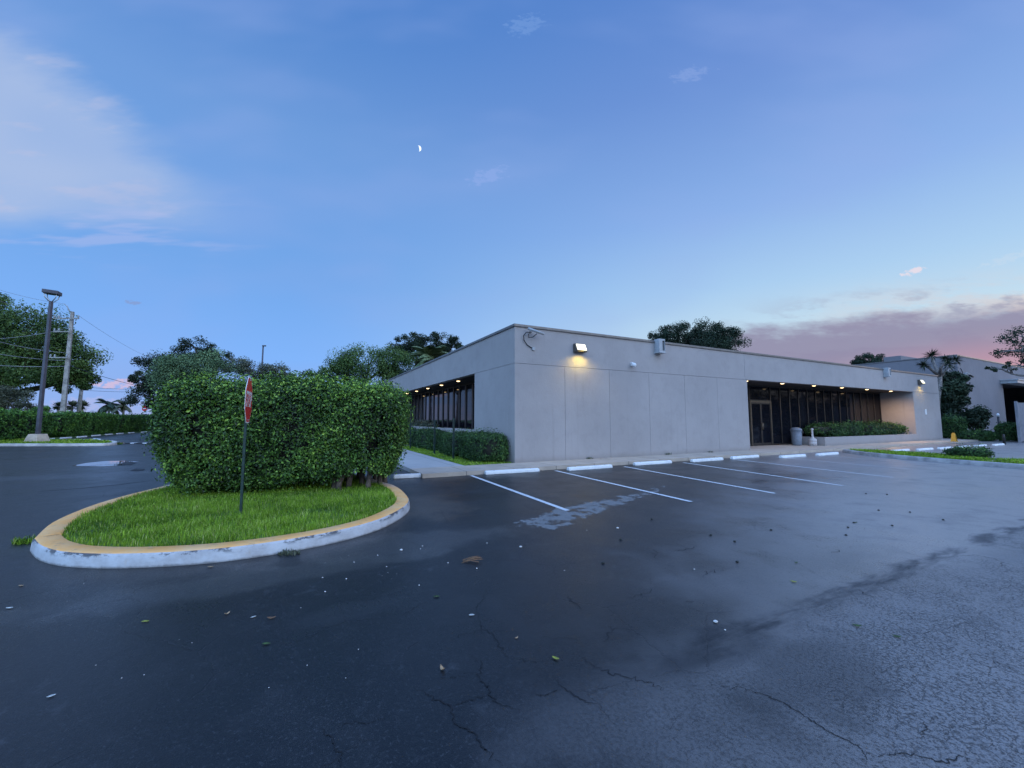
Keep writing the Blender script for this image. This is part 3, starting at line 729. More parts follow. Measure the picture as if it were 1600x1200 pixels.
def smooth(pts, n=4):
    """closed Catmull-Rom through the surveyed kerb points"""
    out = []; k = len(pts)
    for i in range(k):
        p0, p1, p2, p3 = (Vector((*pts[(i+j-1) % k][:2], 0)) for j in range(4))
        for q in range(n):
            t = q/n
            out.append(0.5*((2*p1)+(p2-p0)*t+(2*p0-5*p1+4*p2-p3)*t*t+(-p0+3*p1-3*p2+p3)*t**3))
    return out
def area(P): return sum(P[i].x*P[(i+1) % len(P)].y-P[(i+1) % len(P)].x*P[i].y for i in range(len(P)))/2
def kerb_ring(P, width, h, mats, name, label):
    if area(P) < 0: P = P[::-1]
    n = len(P); inn = []
    for i in range(n):
        t = (P[(i+1) % n]-P[i-1]).normalized(); inn.append(Vector((-t.y, t.x, 0)))
    prof = [(0.0, 0.0, 0), (0.012, h*0.80, 0), (0.028, h*0.95, 0), (0.055, h, 1), (width-0.02, h+0.003, 1), (width, h-0.015, 1), (width, 0.0, 1)]
    vs = []; fs = []; ms = []
    for i in range(n):
        for off, z, mi in prof: vs.append(P[i]+inn[i]*off+Vector((0, 0, z)))
    k = len(prof); mb = MB(); b = 0
    mb.v = [tuple(v) for v in vs]
    for i in range(n):
        j = (i+1) % n
        for q in range(k-1):
            mb.f.append([i*k+q, j*k+q, j*k+q+1, i*k+q+1]); mb.m.append(prof[q+1][2] if q >= 2 else 0); mb.sm.append(True)
    o = mb.build(name, mats); tag(o, label, 'kerb')
    return [P[i]+inn[i]*(width-0.01) for i in range(n)]

# main island
zk = 0.16
front = [gp(x, y) for x, y in ((639, 799), (606, 822), (545, 843), (450, 863), (330, 880), (200, 888), (105, 886), (62, 876), (48, 863))]
left = [gp(x, y, zk) for x, y in ((52, 838), (78, 816), (120, 797), (160, 783), (210, 769.5))]
backp = [Vector((-8.1, 10.4, 0)), Vector((-8.5, 12.2, 0)), Vector((-8.0, 13.6, 0)), Vector((-6.4, 13.8, 0)), Vector((-4.9, 12.6, 0))]
right = [gp(x, y, zk) for x, y in ((589, 749.5), (617, 757.5), (635, 770.5))]
outline = smooth([Vector((p.x, p.y, 0)) for p in front+left+backp+right])
inner = kerb_ring(outline, 0.26, zk, [M['kerbw'], M['kerby']], 'kerb', 'curved kerb with worn yellow top and white scuffed face around the stop sign island')
mb = MB(); mb.prism([(p.x, p.y) for p in inner], 0.0, 0.135)
tag(mb.build('island_soil', M['turf']), 'soil of the planted island', 'soil', kind='structure')
inner2 = [(p.x, p.y) for p in inner]
# left far island
li = [gp(x, y) for x, y in ((-140, 697.8), (0, 697.2), (100, 697), (165, 696.4), (184, 694.6))]+[gp(x, y, .14) for x, y in ((186, 691.2), (178, 688.5), (150, 686.8), (90, 686), (0, 686), (-140, 687))]
li = [Vector((p.x, p.y, 0)) for p in li]
M['kerbpale'] = basic('pale_kerb_concrete', (0.52, 0.47, 0.42, 1), 0.85, 0.15, 1.5)
lin = kerb_ring(smooth(li, 3), 0.3, 0.15, [M['kerbpale'], M['kerbpale']], 'kerb', 'pale low kerb of the grass strip carrying the tall lamp post')
mb = MB(); mb.prism([(p.x, p.y) for p in lin], 0.0, 0.12); tag(mb.build('lawn', M['turf']), 'grass strip under the lamp post', 'lawn', kind='structure')
# right island
ri = [gp(x, y) for x, y in ((1316, 706.8), (1345, 711), (1400, 716.8), (1450, 721.3), (1500, 725.3), (1550, 729.3), (1600, 733), (1720, 741))]+[gp(x, y, .14) for x, y in ((1720, 727), (1640, 720.5), (1580, 718), (1540, 716), (1490, 710.5), (1430, 706.7), (1380, 704), (1330, 702.3))]
ri = [Vector((p.x, p.y, 0)) for p in ri]
M['kerbgrey'] = basic('grey_kerb_concrete', (0.34, 0.32, 0.31, 1), 0.85, 0.2, 2.5, bump=0.4, bscale=20)
rin = kerb_ring(smooth(ri, 3), 0.28, 0.15, [M['kerbgrey'], M['kerbgrey']], 'kerb', 'plain grey concrete kerb of the grass strip on the right')
mb = MB(); mb.prism([(p.x, p.y) for p in rin], 0.0, 0.125); tag(mb.build('lawn', M['turf']), 'grass strip on the right between two parking areas', 'lawn', kind='structure')
padp = [gp(x, y, .15) for x, y in ((1538, 719.6), (1575, 722.0), (1640, 726.5), (1690, 730), (1690, 724), (1620, 720), (1580, 718.4), (1548, 717.2))]
mb = MB(); mb.prism([(p.x, p.y) for p in padp], 0.05, 0.156); tag(mb.build('pavement', M['path']), 'pale concrete pad at the end of the right grass strip', 'pavement', kind='structure')

def framepoly(a0, a1, s0, s1): return [tuple(W(a, s)[:2]) for a, s in ((a0, s0), (a1, s0), (a1, s1), (a0, s1))]
ypoly = [p for p in inner2]
grass('bright green grass growing on the kerbed island', [(inner2, 105000, 0.135, 0.062, 0.0062)])
gr = [(framepoly(-1.88, -0.02, 0.05, 11.9), 16000, 0.10, 0.05, 0.012), (framepoly(-1.88, -0.02, 12.8, 30), 10000, 0.10, 0.05, 0.02)]
grass('short lawn grass beside the concrete path', gr)
grass('thin grass on the strip around the lamp post', [([(p.x, p.y) for p in lin], 9000, 0.12, 0.09, 0.03)])
grass('grass on the kerbed strip at the right', [([(p.x, p.y) for p in rin], 14000, 0.125, 0.08, 0.018)])

# weeds at kerb foot
def tuft(name, label, c, n, h, r, mat='grass', w=0.01):
    poly = [(c[0]+r*math.cos(k), c[1]+r*0.6*math.sin(k)) for k in np.linspace(0, 2*PI, 9)[:-1]]
    V, F, T = blades(poly, n, h, w, c[2])
    o = np_mesh(name, V, F, M[mat], None, T); return tag(o, label, 'weed')
c_ = gp(40, 848); tuft('weed', 'weeds sprouting at the left end of the yellow topped kerb', (c_.x, c_.y, 0), 260, 0.07, 0.16)
c_ = gp(452, 866); tuft('weed', 'dry weeds caught against the front of the white kerb', (c_.x, c_.y, 0), 160, 0.04, 0.14, 'brush')

for a_, lb_t in ((3.3, 'small weed growing at the wall base below the first wall lamp'), (7.6, 'small weed at the wall base below the grey parapet box'), (10.4, 'tiny weed at the wall base below the last blank panels')):
    q = W(a_, -0.06, 0.12); tuft('weed', lb_t, (q.x, q.y, 0.12), 70, 0.07, 0.16, 'brush', 0.012)

# ------------------------------------------------------------------ OFFICE BUILDING
H = 5.17; JZ = 3.72
bld = empty('office_building', W(0, 0), 'long single storey grey stucco office building with a flat roof and dark recessed windows', 'building', rz=ROT)
wl = MB(); gpz = 0.012
edges = [0.0, 2.2, 4.42, 6.65, 8.9, 11.2, 13.57]
for i in range(6):
    a0 = edges[i]+(gpz/2 if i else 0); a1 = edges[i+1]-(gpz/2 if i < 5 else 0)
    wl.fbox(a0, a1, 0, 0.2, 0.0, JZ-gpz)
wl.fbox(0.3, 13.57, 0.20, 0.3, 0.0, JZ-0.02)
wl.fbox(0.0, 13.42, 0, 0.3, JZ, H-0.1); wl.fbox(13.435, 37.9, 0, 0.3, JZ, H-0.1)
wl.fbox(33.2, 37.9, 0, 0.3, 0.0, JZ-gpz)
wl.fbox(20.7, 33.2, 0, 0.2, 0.0, 0.62)
wl.fbox(20.7, 20.88, 0.2, 1.80, 0.0, 0.62)
wl.fbox(33.2, 33.5, 0.3, 2.2, 0.0, JZ+0.2)
wl.fbox(13.27, 13.57, 0.3, 2.2, 0.0, JZ+0.2)
# left side
wl.fbox(0.0, 0.3, 0.2, 3.83, 0.0, JZ-gpz)
wl.fbox(0.0, 0.3, 0.3, 28, JZ, H-0.1)
wl.fbox(0.0, 0.3, 3.83, 24, 0.0, 1.22)
wl.fbox(0.0, 0.3, 24, 28, 0.0, JZ-gpz)
wl.fbox(0.3, 1.6, 3.55, 3.83, 0.0, JZ+0.2); wl.fbox(0.3, 1.6, 24, 24.3, 0.0, JZ+0.2)
# back and far end
wl.fbox(0.3, 37.6, 27.7, 28, 0.0, H-0.1); wl.fbox(37.6, 37.9, 0.3, 28, 0.0, H-0.1)
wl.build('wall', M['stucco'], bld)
jt = MB(); jt.fbox(0.3, 37.5, 0.302, 0.33, JZ-0.1, JZ+0.06) if False else None
JB = [(0.05, 13.4, 0.15, 0.199, JZ-gpz, JZ), (0.1, 0.29, 0.3, 3.8, JZ-gpz, JZ), (33.3, 37.8, 0.1, 0.29, JZ-gpz, JZ), (13.421, 13.434, 0.05, 0.29, JZ, H-0.12)]
JB += [(e-gpz/2, e+gpz/2, 0.03, 0.199, 0.01, JZ-gpz) for e in edges[1:-1]]
for q_ in JB:
    jb = MB(); jb.fbox(*q_); jb.build('wall_joint', M['joint'], bld)
rf = MB(); rf.fbox(0.3, 37.6, 0.3, 27.7, H-0.6, H-0.4); rf.build('roof', M['joint'], bld)
cp = MB()
cp.fbox(-0.05, 37.95, -0.05, 0.36, H-0.1, H); cp.fbox(-0.05, 0.36, 0.36, 28.05, H-0.1, H); cp.fbox(37.55, 37.95, 0.36, 28.05, H-0.1, H); cp.fbox(0.36, 37.55, 27.65, 28.05, H-0.1, H)
cp.build('parapet_cap', M['wallcap'], bld, bevel=0.012)
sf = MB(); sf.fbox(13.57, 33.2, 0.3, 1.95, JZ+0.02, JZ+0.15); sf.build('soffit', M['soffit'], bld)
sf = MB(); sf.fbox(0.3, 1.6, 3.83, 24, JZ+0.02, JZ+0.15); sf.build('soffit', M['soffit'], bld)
bk = MB(); bk.fbox(13.57, 33.2, 2.05, 2.2, 0.0, JZ+0.2); bk.build('interior', M['darkin'], bld)
bk = MB(); bk.fbox(1.72, 1.85, 3.83, 24, 0.0, JZ+0.2); bk.build('interior', M['darkin'], bld)
so = MB(); so.fbox(20.9, 33.18, 0.22, 1.8, 0.0, 0.54); so.build('planter_soil', M['soil'], bld)
# windows front
def window(a0, a1, s0, z0, z1, along='a', mg='glassfront', fw=0.045, name='window'):
    f = MB(); d = 0.08
    def bx(p0, p1, q0, q1, y0, y1, mb):
        if along == 'a': mb.fbox(p0, p1, s0+y0, s0+y1, q0, q1)
        else: mb.fbox(s0+y0, s0+y1, p0, p1, q0, q1)
    bx(a0, a0+fw, z0, z1, -d/2, d/2, f); bx(a1-fw, a1, z0, z1, -d/2, d/2, f)
    bx(a0+fw, a1-fw, z0, z0+0.07, -d/2+.003, d/2, f); bx(a0+fw, a1-fw, z1-0.09, z1, -d/2+.003, d/2, f)
    w = f.build(name, M['mullion'], bld)
    p = MB(); bx(a0+fw, a1-fw, z0+0.07, z1-0.09, 0.0, 0.02, p); p.build('pane', M[mg], w)
    return w
SW = 1.97
x = 13.6
for k in range(3): window(x+k*1.05, x+(k+1)*1.05, SW, 0.14, JZ+0.02)
d0, d1 = 16.78, 18.85
window(d0, d1, SW, 2.78, JZ+0.02)
n = 14; wd = (33.18-d1)/n
for k in range(n): window(d1+k*wd, d1+(k+1)*wd, SW, 0.5 if k > 1 else 0.14, JZ+0.02)
dfm = MB(); dfm.fbox(d0, d0+0.07, SW-.06, SW+.05, 0.121, 2.70); dfm.fbox(d1-0.07, d1, SW-.06, SW+.05, 0.121, 2.70); dfm.fbox(d0, d1, SW-.065, SW+.05, 2.70, 2.78)
dfm.build('door_frame', M['brass'], bld)
mid = (d0+d1)/2
for (q0, q1, hx) in ((d0+0.07, mid-0.005, mid-0.07), (mid+0.005, d1-0.07, mid+0.03)):
    f = MB(); fw = 0.07
    f.fbox(q0, q0+fw, SW-.04, SW+.02, .13, 2.69); f.fbox(q1-fw, q1, SW-.04, SW+.02, .13, 2.69); f.fbox(q0+fw, q1-fw, SW-.037, SW+.02, .13, .28); f.fbox(q0+fw, q1-fw, SW-.037, SW+.02, 2.6, 2.69)
    dr = f.build('door', M['mullion'], bld)
    p = MB(); p.fbox(q0+fw, q1-fw, SW-.012, SW+.008, .28, 2.6); p.build('pane', M['glassfront'], dr)
    hd = MB()
    pp = [W(hx+.02, SW-.04, 1.05), W(hx+.02, SW-.11, 1.08), W(hx+.02, SW-.11, 1.45), W(hx+.02, SW-.04, 1.48)]
    hd.tube(pp, 0.02, 8); hd.build('handle', M['brass'], dr)
# windows left
n = 19; s0 = 3.85; wd = (23.98-s0)/n
for k in range(n): window(s0+k*wd, s0+(k+1)*wd, 1.66, 1.0, JZ+0.02, 's', 'glassside', 0.11)

# soffit downlights
LW = (1.0, 0.62, 0.27, 1)
M['lens'] = emit('warm_lamp_lens', (1.0, 0.70, 0.36, 1), 4.0)
M['packlens'] = emit('wall_pack_lens', (1.0, 0.84, 0.34, 1), 1.35)
def spot(name, loc, energy, col, size, rad=0.05, parent=None, rot=(0, 0, 0)):
    l = bpy.data.lights.new(name, 'SPOT'); l.energy = energy; l.color = col[:3]; l.spot_size = math.radians(size); l.spot_blend = 0.7; l.shadow_soft_size = rad
    o = bpy.data.objects.new(name, l); COL.objects.link(o); o.location = loc; o.rotation_euler = rot
    if parent: setparent(o, parent)
    return o
ords = ['first', 'second', 'third', 'fourth', 'fifth', 'sixth', 'seventh', 'eighth', 'ninth', 'tenth', 'eleventh', 'twelfth']
def downlight(a, s, label, energy):
    p = W(a, s, JZ+0.02)
    r = empty('downlight', p, label, 'ceiling light', 'lit downlights in the soffits')
    mb = MB()
    n = 20; vs = []; fs = []
    for rr, zz in ((0.10, 0.0), (0.135, -0.004), (0.135, -0.018), (0.09, -0.020)):
        for k in range(n): vs.append((p.x+rr*math.cos(2*PI*k/n), p.y+rr*math.sin(2*PI*k/n), p.z+zz))
    for i in range(3):
        for k in range(n): fs.append((i*n+k, i*n+(k+1) % n, (i+1)*n+(k+1) % n, (i+1)*n+k))
    mb.add(vs, fs, 0, True); mb.build('trim_ring', M['bronze'], r)
    mb = MB(); mb.lathe([(0.10, -0.006), (0.095, -0.030), (0.06, -0.052), (0.005, -0.058)], p, 20); mb.build('lamp_lens', M['lens'], r)
    spot('downlight_beam', p-Vector((0, 0, .075)), energy, LW, 172, 0.06, r)
for i in range(6):
    downlight((14.25+3.3*i) if i < 5 else 31.0, 0.47, '%s lit downlight from the glass doors in the front soffit' % ords[i], 40 if i < 5 else 420)
for i in range(6):
    downlight(0.6, 7.6+2.9*i, '%s lit downlight from the near corner in the left side soffit' % ords[i], 18)

# wall packs
def wallpack(a, z, label, energy):
    r = empty('wall_lamp', W(a, 0, z), label, 'wall lamp', 'lit wall lamps high on the front wall')
    hw = 0.25
    f = MB()
    def P(aa, ss, zz): return W(a+aa, ss, z+zz)
    # housing: back plate, sloping top and cheeks
    vs = []
    for aa in (-hw, hw):
        vs += [P(aa, 0.0, -0.17), P(aa, 0.0, 0.17), P(aa, -0.14, 0.17), P(aa, -0.26, -0.12), P(aa, -0.24, -0.17)]
    f.add(vs, [(0, 1, 2, 3, 4), (9, 8, 7, 6, 5), (1, 6, 7, 2), (0, 4, 9, 5), (3, 8, 9, 4), (2, 7, 8, 3), (0, 5, 6, 1)])
    f.build('housing', M['housing'], r, bevel=0.012)
    l = MB(); vs = []
    for aa in (-hw+0.03, hw-0.03):
        vs += [P(aa, -0.13, 0.15), P(aa, -0.165, 0.15), P(aa, -0.285, -0.105), P(aa, -0.24, -0.12)]
    l.add(vs, [(0, 1, 2, 3), (7, 6, 5, 4), (1, 5, 6, 2), (0, 4, 5, 1), (3, 2, 6, 7), (0, 3, 7, 4)])
    l.build('lamp_lens', M['packlens'], r, bevel=0.01)
    sp = spot('lamp_beam', W(a, -0.34, z-0.14), energy, (1.0, 0.74, 0.12), 150, 0.08, r)
    return r
wallpack(2.86, 4.48, 'lit yellowish wall lamp near the front corner above the blank panels', 65)
wallpack(34.4, 4.47, 'lit wall lamp at the far right end of the front wall', 40)

# scupper boxes
def scupper(a, label):
    r = empty('wall_box', W(a, 0, 4.6), label, 'wall box', 'grey boxes hung from the parapet')
    mb = MB(); mb.fbox(a-0.17, a+0.03, -0.30, 0, 4.62, 5.22); mb.fbox(a+0.03, a+0.17, -0.30, -0.002, 4.62, 4.70); mb.fbox(a+0.03, a+0.17, -0.30, -0.002, 5.14, 5.22); mb.fbox(a+0.17, a+0.19, -0.30, 0, 4.62, 5.22)
    mb.fbox(a-0.19, a+0.2, -0.34, -0.002, 4.585, 4.618)
    mb.build('housing', M['greybox'], r, bevel=0.006)
    q = MB(); q.fbox(a+0.035, a+0.165, -0.24, -0.22, 4.70, 5.14); q.build('louvre', M['joint'], r)
scupper(7.2, 'grey metal box on the parapet above the blank panels')
scupper(28.9, 'grey metal box on the parapet above the recessed windows')

# camera arm with cable
r = empty('security_camera', W(0.7, 0, 4.8), 'dark camera arm with a looping cable on the wall beside the front corner', 'camera')
mb = MB(); mb.tube([W(0.62, 0, 4.93), W(0.66, -0.22, 4.95), W(0.95, -0.34, 4.83)], 0.022, 8); mb.build('arm', M['greybox'], r)
mb = MB(); mb.tube([W(0.45, -0.2, 5.0), W(1.05, -0.34, 4.82)], 0.05, 10); mb.build('camera_body', M['greybox'], r)
mb = MB(); mb.tube([W(0.80, -0.26, 4.83), W(0.66, -0.18, 4.70), W(0.52, -0.12, 4.68), W(0.50, -0.14, 4.80), W(0.60, -0.2, 4.86), W(0.40, -0.14, 4.86), W(0.33, -0.08, 4.74), W(0.36, -0.05, 4.58), W(0.50, -0.04, 4.42), W(0.66, -0.03, 4.34), W(0.78, -0.03, 4.32)], 0.017, 8)
mb.build('cable', M['black'], r)
mb = MB(); mb.fbox(0.72, 0.84, -0.05, 0, 4.24, 4.36); mb.build('junction_box', M['greybox'], r, bevel=0.01)
# dome camera
r = empty('security_camera', W(5.64, 0, 3.98), 'small white dome camera above the third blank panel', 'camera')
mb = MB(); mb.fbox(5.60, 5.68, -0.10, 0, 3.94, 4.10); mb.build('bracket', M['white'], r, bevel=0.01)
mb = MB(); mb.sphere(W(5.64, -0.17, 3.97), 0.095, 14, 8); mb.build('dome', M['white'], r)
mb = MB(); mb.fbox(35.0, 35.22, -0.04, 0, 2.05, 2.45); mb.fbox(35.06, 35.16, -0.06, -0.04, 2.3, 2.4); tag(mb.build('wall_plaque', M['white'], bevel=0.008), 'small white plate on the front wall right of the recess', 'plaque')

# planter shrubs
c_ = W(27.2, 0.95); boxhedge('planter_hedge', 'row of leafy shrubs in the long stucco planter under the front windows', (c_.x, c_.y), AX, 6.15, 0.85, 0.56, 1.42, 9000, 0.13, 0.07, M['hedge'], amp=0.14, top_light=0.25, shell=0.12)
# trash bin and ash urn
c_ = W(19.75, 1.05, 0.121)
r = empty('trash_bin', c_, 'round blue grey trash bin beside the glass doors', 'bin')
mb = MB(); mb.lathe([(0.24, 0.0), (0.25, 0.03), (0.29, 0.86)], c_, 22); mb.build('bin_body', M['bin'], r)
mb = MB(); mb.lathe([(0.305, 0.0), (0.31, 0.06), (0.28, 0.13), (0.17, 0.20), (0.02, 0.22)], c_+Vector((0, 0, .862)), 22); mb.build('lid', M['bin'], r)
mb = MB(); q = c_+AX*0.12-BX*0.26; mb.box(-0.09, 0.09, -0.03, 0.03, 0.72, 0.86, 0, lambda p: q+AX*p.x+BX*p.y+Vector((0, 0, p.z))); mb.build('opening', M['black'], r)
c_ = W(20.15, 0.38, 0.121)
r = empty('ash_urn', c_, 'beige cigarette post with a slim neck beside the planter end', 'ash urn')
mb = MB(); mb.lathe([(0.20, 0.0), (0.20, 0.22), (0.185, 0.24), (0.20, 0.26), (0.20, 0.38), (0.16, 0.42)], c_, 20); mb.build('base', M['urn'], r)
mb = MB(); mb.lathe([(0.155, 0.421), (0.07, 0.47), (0.055, 0.55), (0.055, 0.93), (0.075, 0.96), (0.075, 1.0), (0.03, 1.02)], c_, 16); mb.build('neck', M['urn'], r)

# hedges along the left wall
def fhedge(a0, a1, s0, s1, h, label, n, L=0.065, top=0.3):
    c_ = W((a0+a1)/2, (s0+s1)/2)
    return boxhedge('hedge', label, (c_.x, c_.y), BX, (s1-s0)/2, (a1-a0)/2, 0.09, h, n, L, L*0.6, M['hedge'], amp=0.07, top_light=top, shell=0.09, ex=5.0)
fhedge(-1.2, -0.04, 0.25, 2.9, 1.14, 'clipped dark hedge against the left wall at the building corner', 11000)
fhedge(-1.28, -0.04, 3.0, 5.4, 1.08, 'rounded dark hedge beside the path just behind the corner hedge', 8000)
fhedge(-1.15, -0.04, 6.6, 11.7, 1.12, 'low hedge under the left side windows before the cross path', 9000, 0.08)
fhedge(-1.2, -0.04, 13.0, 23.5, 1.30, 'far low hedge under the left side windows beyond the cross path', 9000, 0.10)
c_ = W(0.55, 17); boxhedge('planter_hedge', 'strip of shrubs showing above the sill of the left side windows', (c_.x, c_.y), BX, 6.2, 0.25, 1.18, 1.5, 4500, 0.10, 0.06, M['brush'], amp=0.05, shell=0.06)

# slim posts in the lawn
def post(a, s, h, label):
    b_ = W(a, s, 0.095)
    mb = MB()
    # U-channel section
    sec = [(-0.035, 0.02), (-0.035, -0.02), (-0.018, -0.02), (-0.014, 0.008), (0.014, 0.008), (0.018, -0.02), (0.035, -0.02), (0.035, 0.02)]
    mb.prism([tuple((b_+AX*x+BX*y)[:2]) for x, y in sec], b_.z-0.05, b_.z+h)
    tag(mb.build('metal_post', M['greenpost']), label, 'post', 'slim green posts in the lawn')
post(-1.42, 2.5, 1.62, 'slim dark green post in front of the corner hedge')
post(-1.45, 4.95, 1.55, 'slim dark green post at the far end of the rounded hedge')
post(-1.5, 9.2, 1.62, 'slim dark green post standing farthest along the lawn')

# ------------------------------------------------------------------ big ficus hedge on the island
HC = (-5.03, 9.80); HU = (0.962, 0.272)
def skirt(lx, ly, lz, rng):
    # foliage lifts off the ground towards the right-hand end, showing the stems
    lim = 0.06+0.38*np.clip((lx-0.1)/0.7, 0, 1)*(0.72+0.28*np.sin(lx*5.0+0.6))+0.06*rng.normal(size=len(lx))
    return lz > lim
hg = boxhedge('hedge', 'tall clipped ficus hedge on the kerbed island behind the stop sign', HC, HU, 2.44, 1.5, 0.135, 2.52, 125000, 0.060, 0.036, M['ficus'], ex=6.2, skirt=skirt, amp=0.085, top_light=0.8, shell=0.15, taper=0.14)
hu = Vector((HU[0], HU[1], 0)); hv = Vector((-HU[1], HU[0], 0)); hc = Vector((HC[0], HC[1], 0.12))
for lx, ly in ((1.62, -1.0), (1.02, -1.1), (0.92, -1.0), (1.2, -0.85), (1.85, -0.6), (1.45, -0.5), (0.9, -0.3), (0.0, -0.2), (-1.1, 0.1), (1.7, 0.3), (1.95, -0.15), (1.3, 0.6)):
    b0 = hc+hu*lx+hv*ly
    mb = MB(); rt = [b0-Vector((0, 0, 0.1)), b0+Vector((0, 0, 0.12)), b0+Vector((random.uniform(-.03, .03), .02, 0.3))]
    mb.tube(rt, [0.075, 0.062, 0.058], 8)
    for q in range(3):
        tp = b0+Vector((random.uniform(-.25, .25), random.uniform(0.0, .45), random.uniform(0.9, 1.4)))
        mb.tube(limb_path(rt[1]+Vector((random.uniform(-.02, .02), 0, 0)), tp, 0.05), [random.uniform(0.028, 0.042)*(1.15-0.6*i/6) for i in range(7)], 7)
    mb.build('trunk', M['bark'], hg)
# ------------------------------------------------------------------ stop sign
sb = gp(378, 803, 0.135)
sn = Vector((0.915, 0.40, 0)).normalized()          # sign faces along the drive
sn = (Matrix.Rotation(math.radians(2.0), 4, 'Z') @ sn)
st = Vector((-sn.y, sn.x, 0))                        # reader's right
r = empty('stop_sign', sb, 'red stop sign on a slim green post, standing on the grass before the tall hedge', 'stop sign')
mb = MB(); sec = [(-0.04, 0.0), (-0.04, -0.035), (-0.022, -0.035), (-0.016, -0.01), (0.016, -0.01), (0.022, -0.035), (0.04, -0.035), (0.04, 0.0)]
mb.prism([tuple((sb+st*x+sn*y)[:2]) for x, y in sec], sb.z-0.05, sb.z+2.2); mb.build('post', M['greenpost'], r)
zc = sb.z+1.84; R = 0.38/math.cos(PI/8)
def octo(rad, off, mb, mi=0, th=0.0):
    c0 = sb+sn*off+Vector((0, 0, zc-sb.z))
    pts = [c0+st*(rad*math.cos(PI/8+k*PI/4))+Vector((0, 0, rad*math.sin(PI/8+k*PI/4))) for k in range(8)]
    if th:
        pb = [p-sn*th for p in pts]
        mb.add(pts+pb, [tuple(range(8)), tuple(reversed(range(8, 16)))]+[(k, k+8, (k+1) % 8+8, (k+1) % 8) for k in range(8)], mi)
    else: mb.add(pts, [tuple(range(8))], mi)
mb = MB(); octo(R, 0.008, mb, 0, 0.006); mb.build('sign_plate', M['signwhite'], r)
mb = MB(); octo(R*0.945, 0.0105, mb, 0, 0.002); mb.build('sign_face', M['red'], r)
tc = bpy.data.curves.new('letters', 'FONT'); tc.body = 'STOP'; tc.align_x = 'CENTER'; tc.align_y = 'CENTER'; tc.size = 0.36; tc.extrude = 0.0004; tc.offset = 0.006; tc.resolution_u = 4
to = bpy.data.objects.new('letters', tc); COL.objects.link(to)
bpy.context.view_layer.update()
tm = bpy.data.meshes.new_from_object(to.evaluated_get(bpy.context.evaluated_depsgraph_get()))
bpy.data.objects.remove(to)
to = bpy.data.objects.new('letters', tm); COL.objects.link(to); tm.materials.clear(); tm.materials.append(M['signwhite'])
rm = Matrix((st, Vector((0, 0, 1)), sn)).transposed().to_4x4()
cc = sb+sn*0.0122+Vector((0, 0, zc-sb.z))
tm.transform(Matrix.Translation(cc) @ rm @ Matrix.Diagonal((0.72, 1.0, 1.0, 1.0)))
setparent(to, r)
for zz in (0.33, -0.33):
    mb = MB(); q = sb+sn*0.012+Vector((0, 0, zc-sb.z+zz)); mb.sphere(q, 0.011, 8, 5); mb.build('bolt', M['galv'], r)

# ------------------------------------------------------------------ wheel stops
def make_stop():
    r = empty('wheel_stop', (0, 0, 0), None, 'wheel stop', 'white concrete wheel stops')
    mb = MB(); L = 0.915
    P = [(-.085, 0), (-.075, .075), (-.055, .115), (.055, .115), (.075, .075), (.085, 0)]
    vs = []
    for sx, ins in ((-L, 0), (-L+0.03, 1), (L-0.03, 1), (L, 0)):
        for y, z in P: vs.append((sx, y*(1 if ins else 0.93), z*(1 if ins else 0.82)))
    k = 6; fs = []
    for i in range(3):
        for j in range(k-1): fs.append((i*k+j, i*k+j+1, (i+1)*k+j+1, (i+1)*k+j))
        fs.append((i*k+k-1, i*k, (i+1)*k, (i+1)*k+k-1))
    fs += [tuple(reversed(range(k))), tuple(range(3*k, 4*k))]
    mb.add(vs, fs); body = mb.build('concrete_bar', M['wheelstop'], r, bevel=0.012)
    for sx in (-0.62, 0.62):
        p = MB(); p.lathe([(0.012, 0.10), (0.012, 0.120), (0.004, 0.123)], (sx, 0, 0), 8); p.build('rebar_pin', M['stop_rust'], r)
    return r
stop0 = make_stop(); used = [0]
def place_stop(p, rz, label, group):
    if not used[0]: o = stop0; used[0] = 1
    else:
        o = stop0.copy(); COL.objects.link(o)
        for ch in stop0.children:
            c = ch.copy(); COL.objects.link(c); c.parent = o
    o.location = p; o.rotation_euler = (0, 0, rz); o['label'] = label; o['group'] = group
def ang(v): return math.atan2(v.y, v.x)
fs_ = [(612, 748, 718, 744), (757, 742, 846, 737.5), (886, 736.5, 961, 731), (990, 728, 1054, 724), (1079, 723, 1135, 719), (1143, 718.5, 1188, 714.5), (1220, 716.5, 1263, 713.5), (1276, 713, 1315, 709.8)]
fs_[5] = (1145, 718, 1188, 714.8)
lab = ['wheel stop nearest the tall island hedge, at the end of the front row', 'wheel stop in front of the building corner', 'wheel stop below the first lit wall lamp', 'wheel stop in front of the middle blank panels',
       'wheel stop before the last blank panels left of the glass doors', 'wheel stop directly left of the entrance recess', 'wheel stop in front of the trash bin and ash urn', 'wheel stop in front of the planter beside the right grass strip']
for (x0, y0, x1, y1), l_ in zip(fs_, lab):
    a = gp(x0, y0); b_ = gp(x1, y1); m_ = (a+b_)/2; d = (b_-a).normalized()
    d = (d+AX).normalized()
    place_stop(m_+Vector((-d.y, d.x, 0))*0.085, ang(d), 'white '+l_, 'wheel stops along the front sidewalk')
for i, (x, y) in enumerate(((1407, 705.6), (1445, 703.6), (1477, 701.6), (1506, 699.6), (1531.5, 698), (1560, 696.2))):
    place_stop(gp(x, y), ROT, '%s white wheel stop from the left in the row beyond the right grass strip' % ords[i], 'wheel stops beyond the right grass strip')
lsx = [(75, 687.4), (103, 685.2), (128, 683.4), (150, 681.3), (170, 679.5), (187, 678.2), (205, 676.8), (225, 675.7)]
lsp = [gp(x, y) for x, y in lsx]
for i, p in enumerate(lsp):
    place_stop(p, ang(BX), '%s white wheel stop from the lamp post along the far clipped hedge' % ords[i], 'wheel stops along the far hedge')
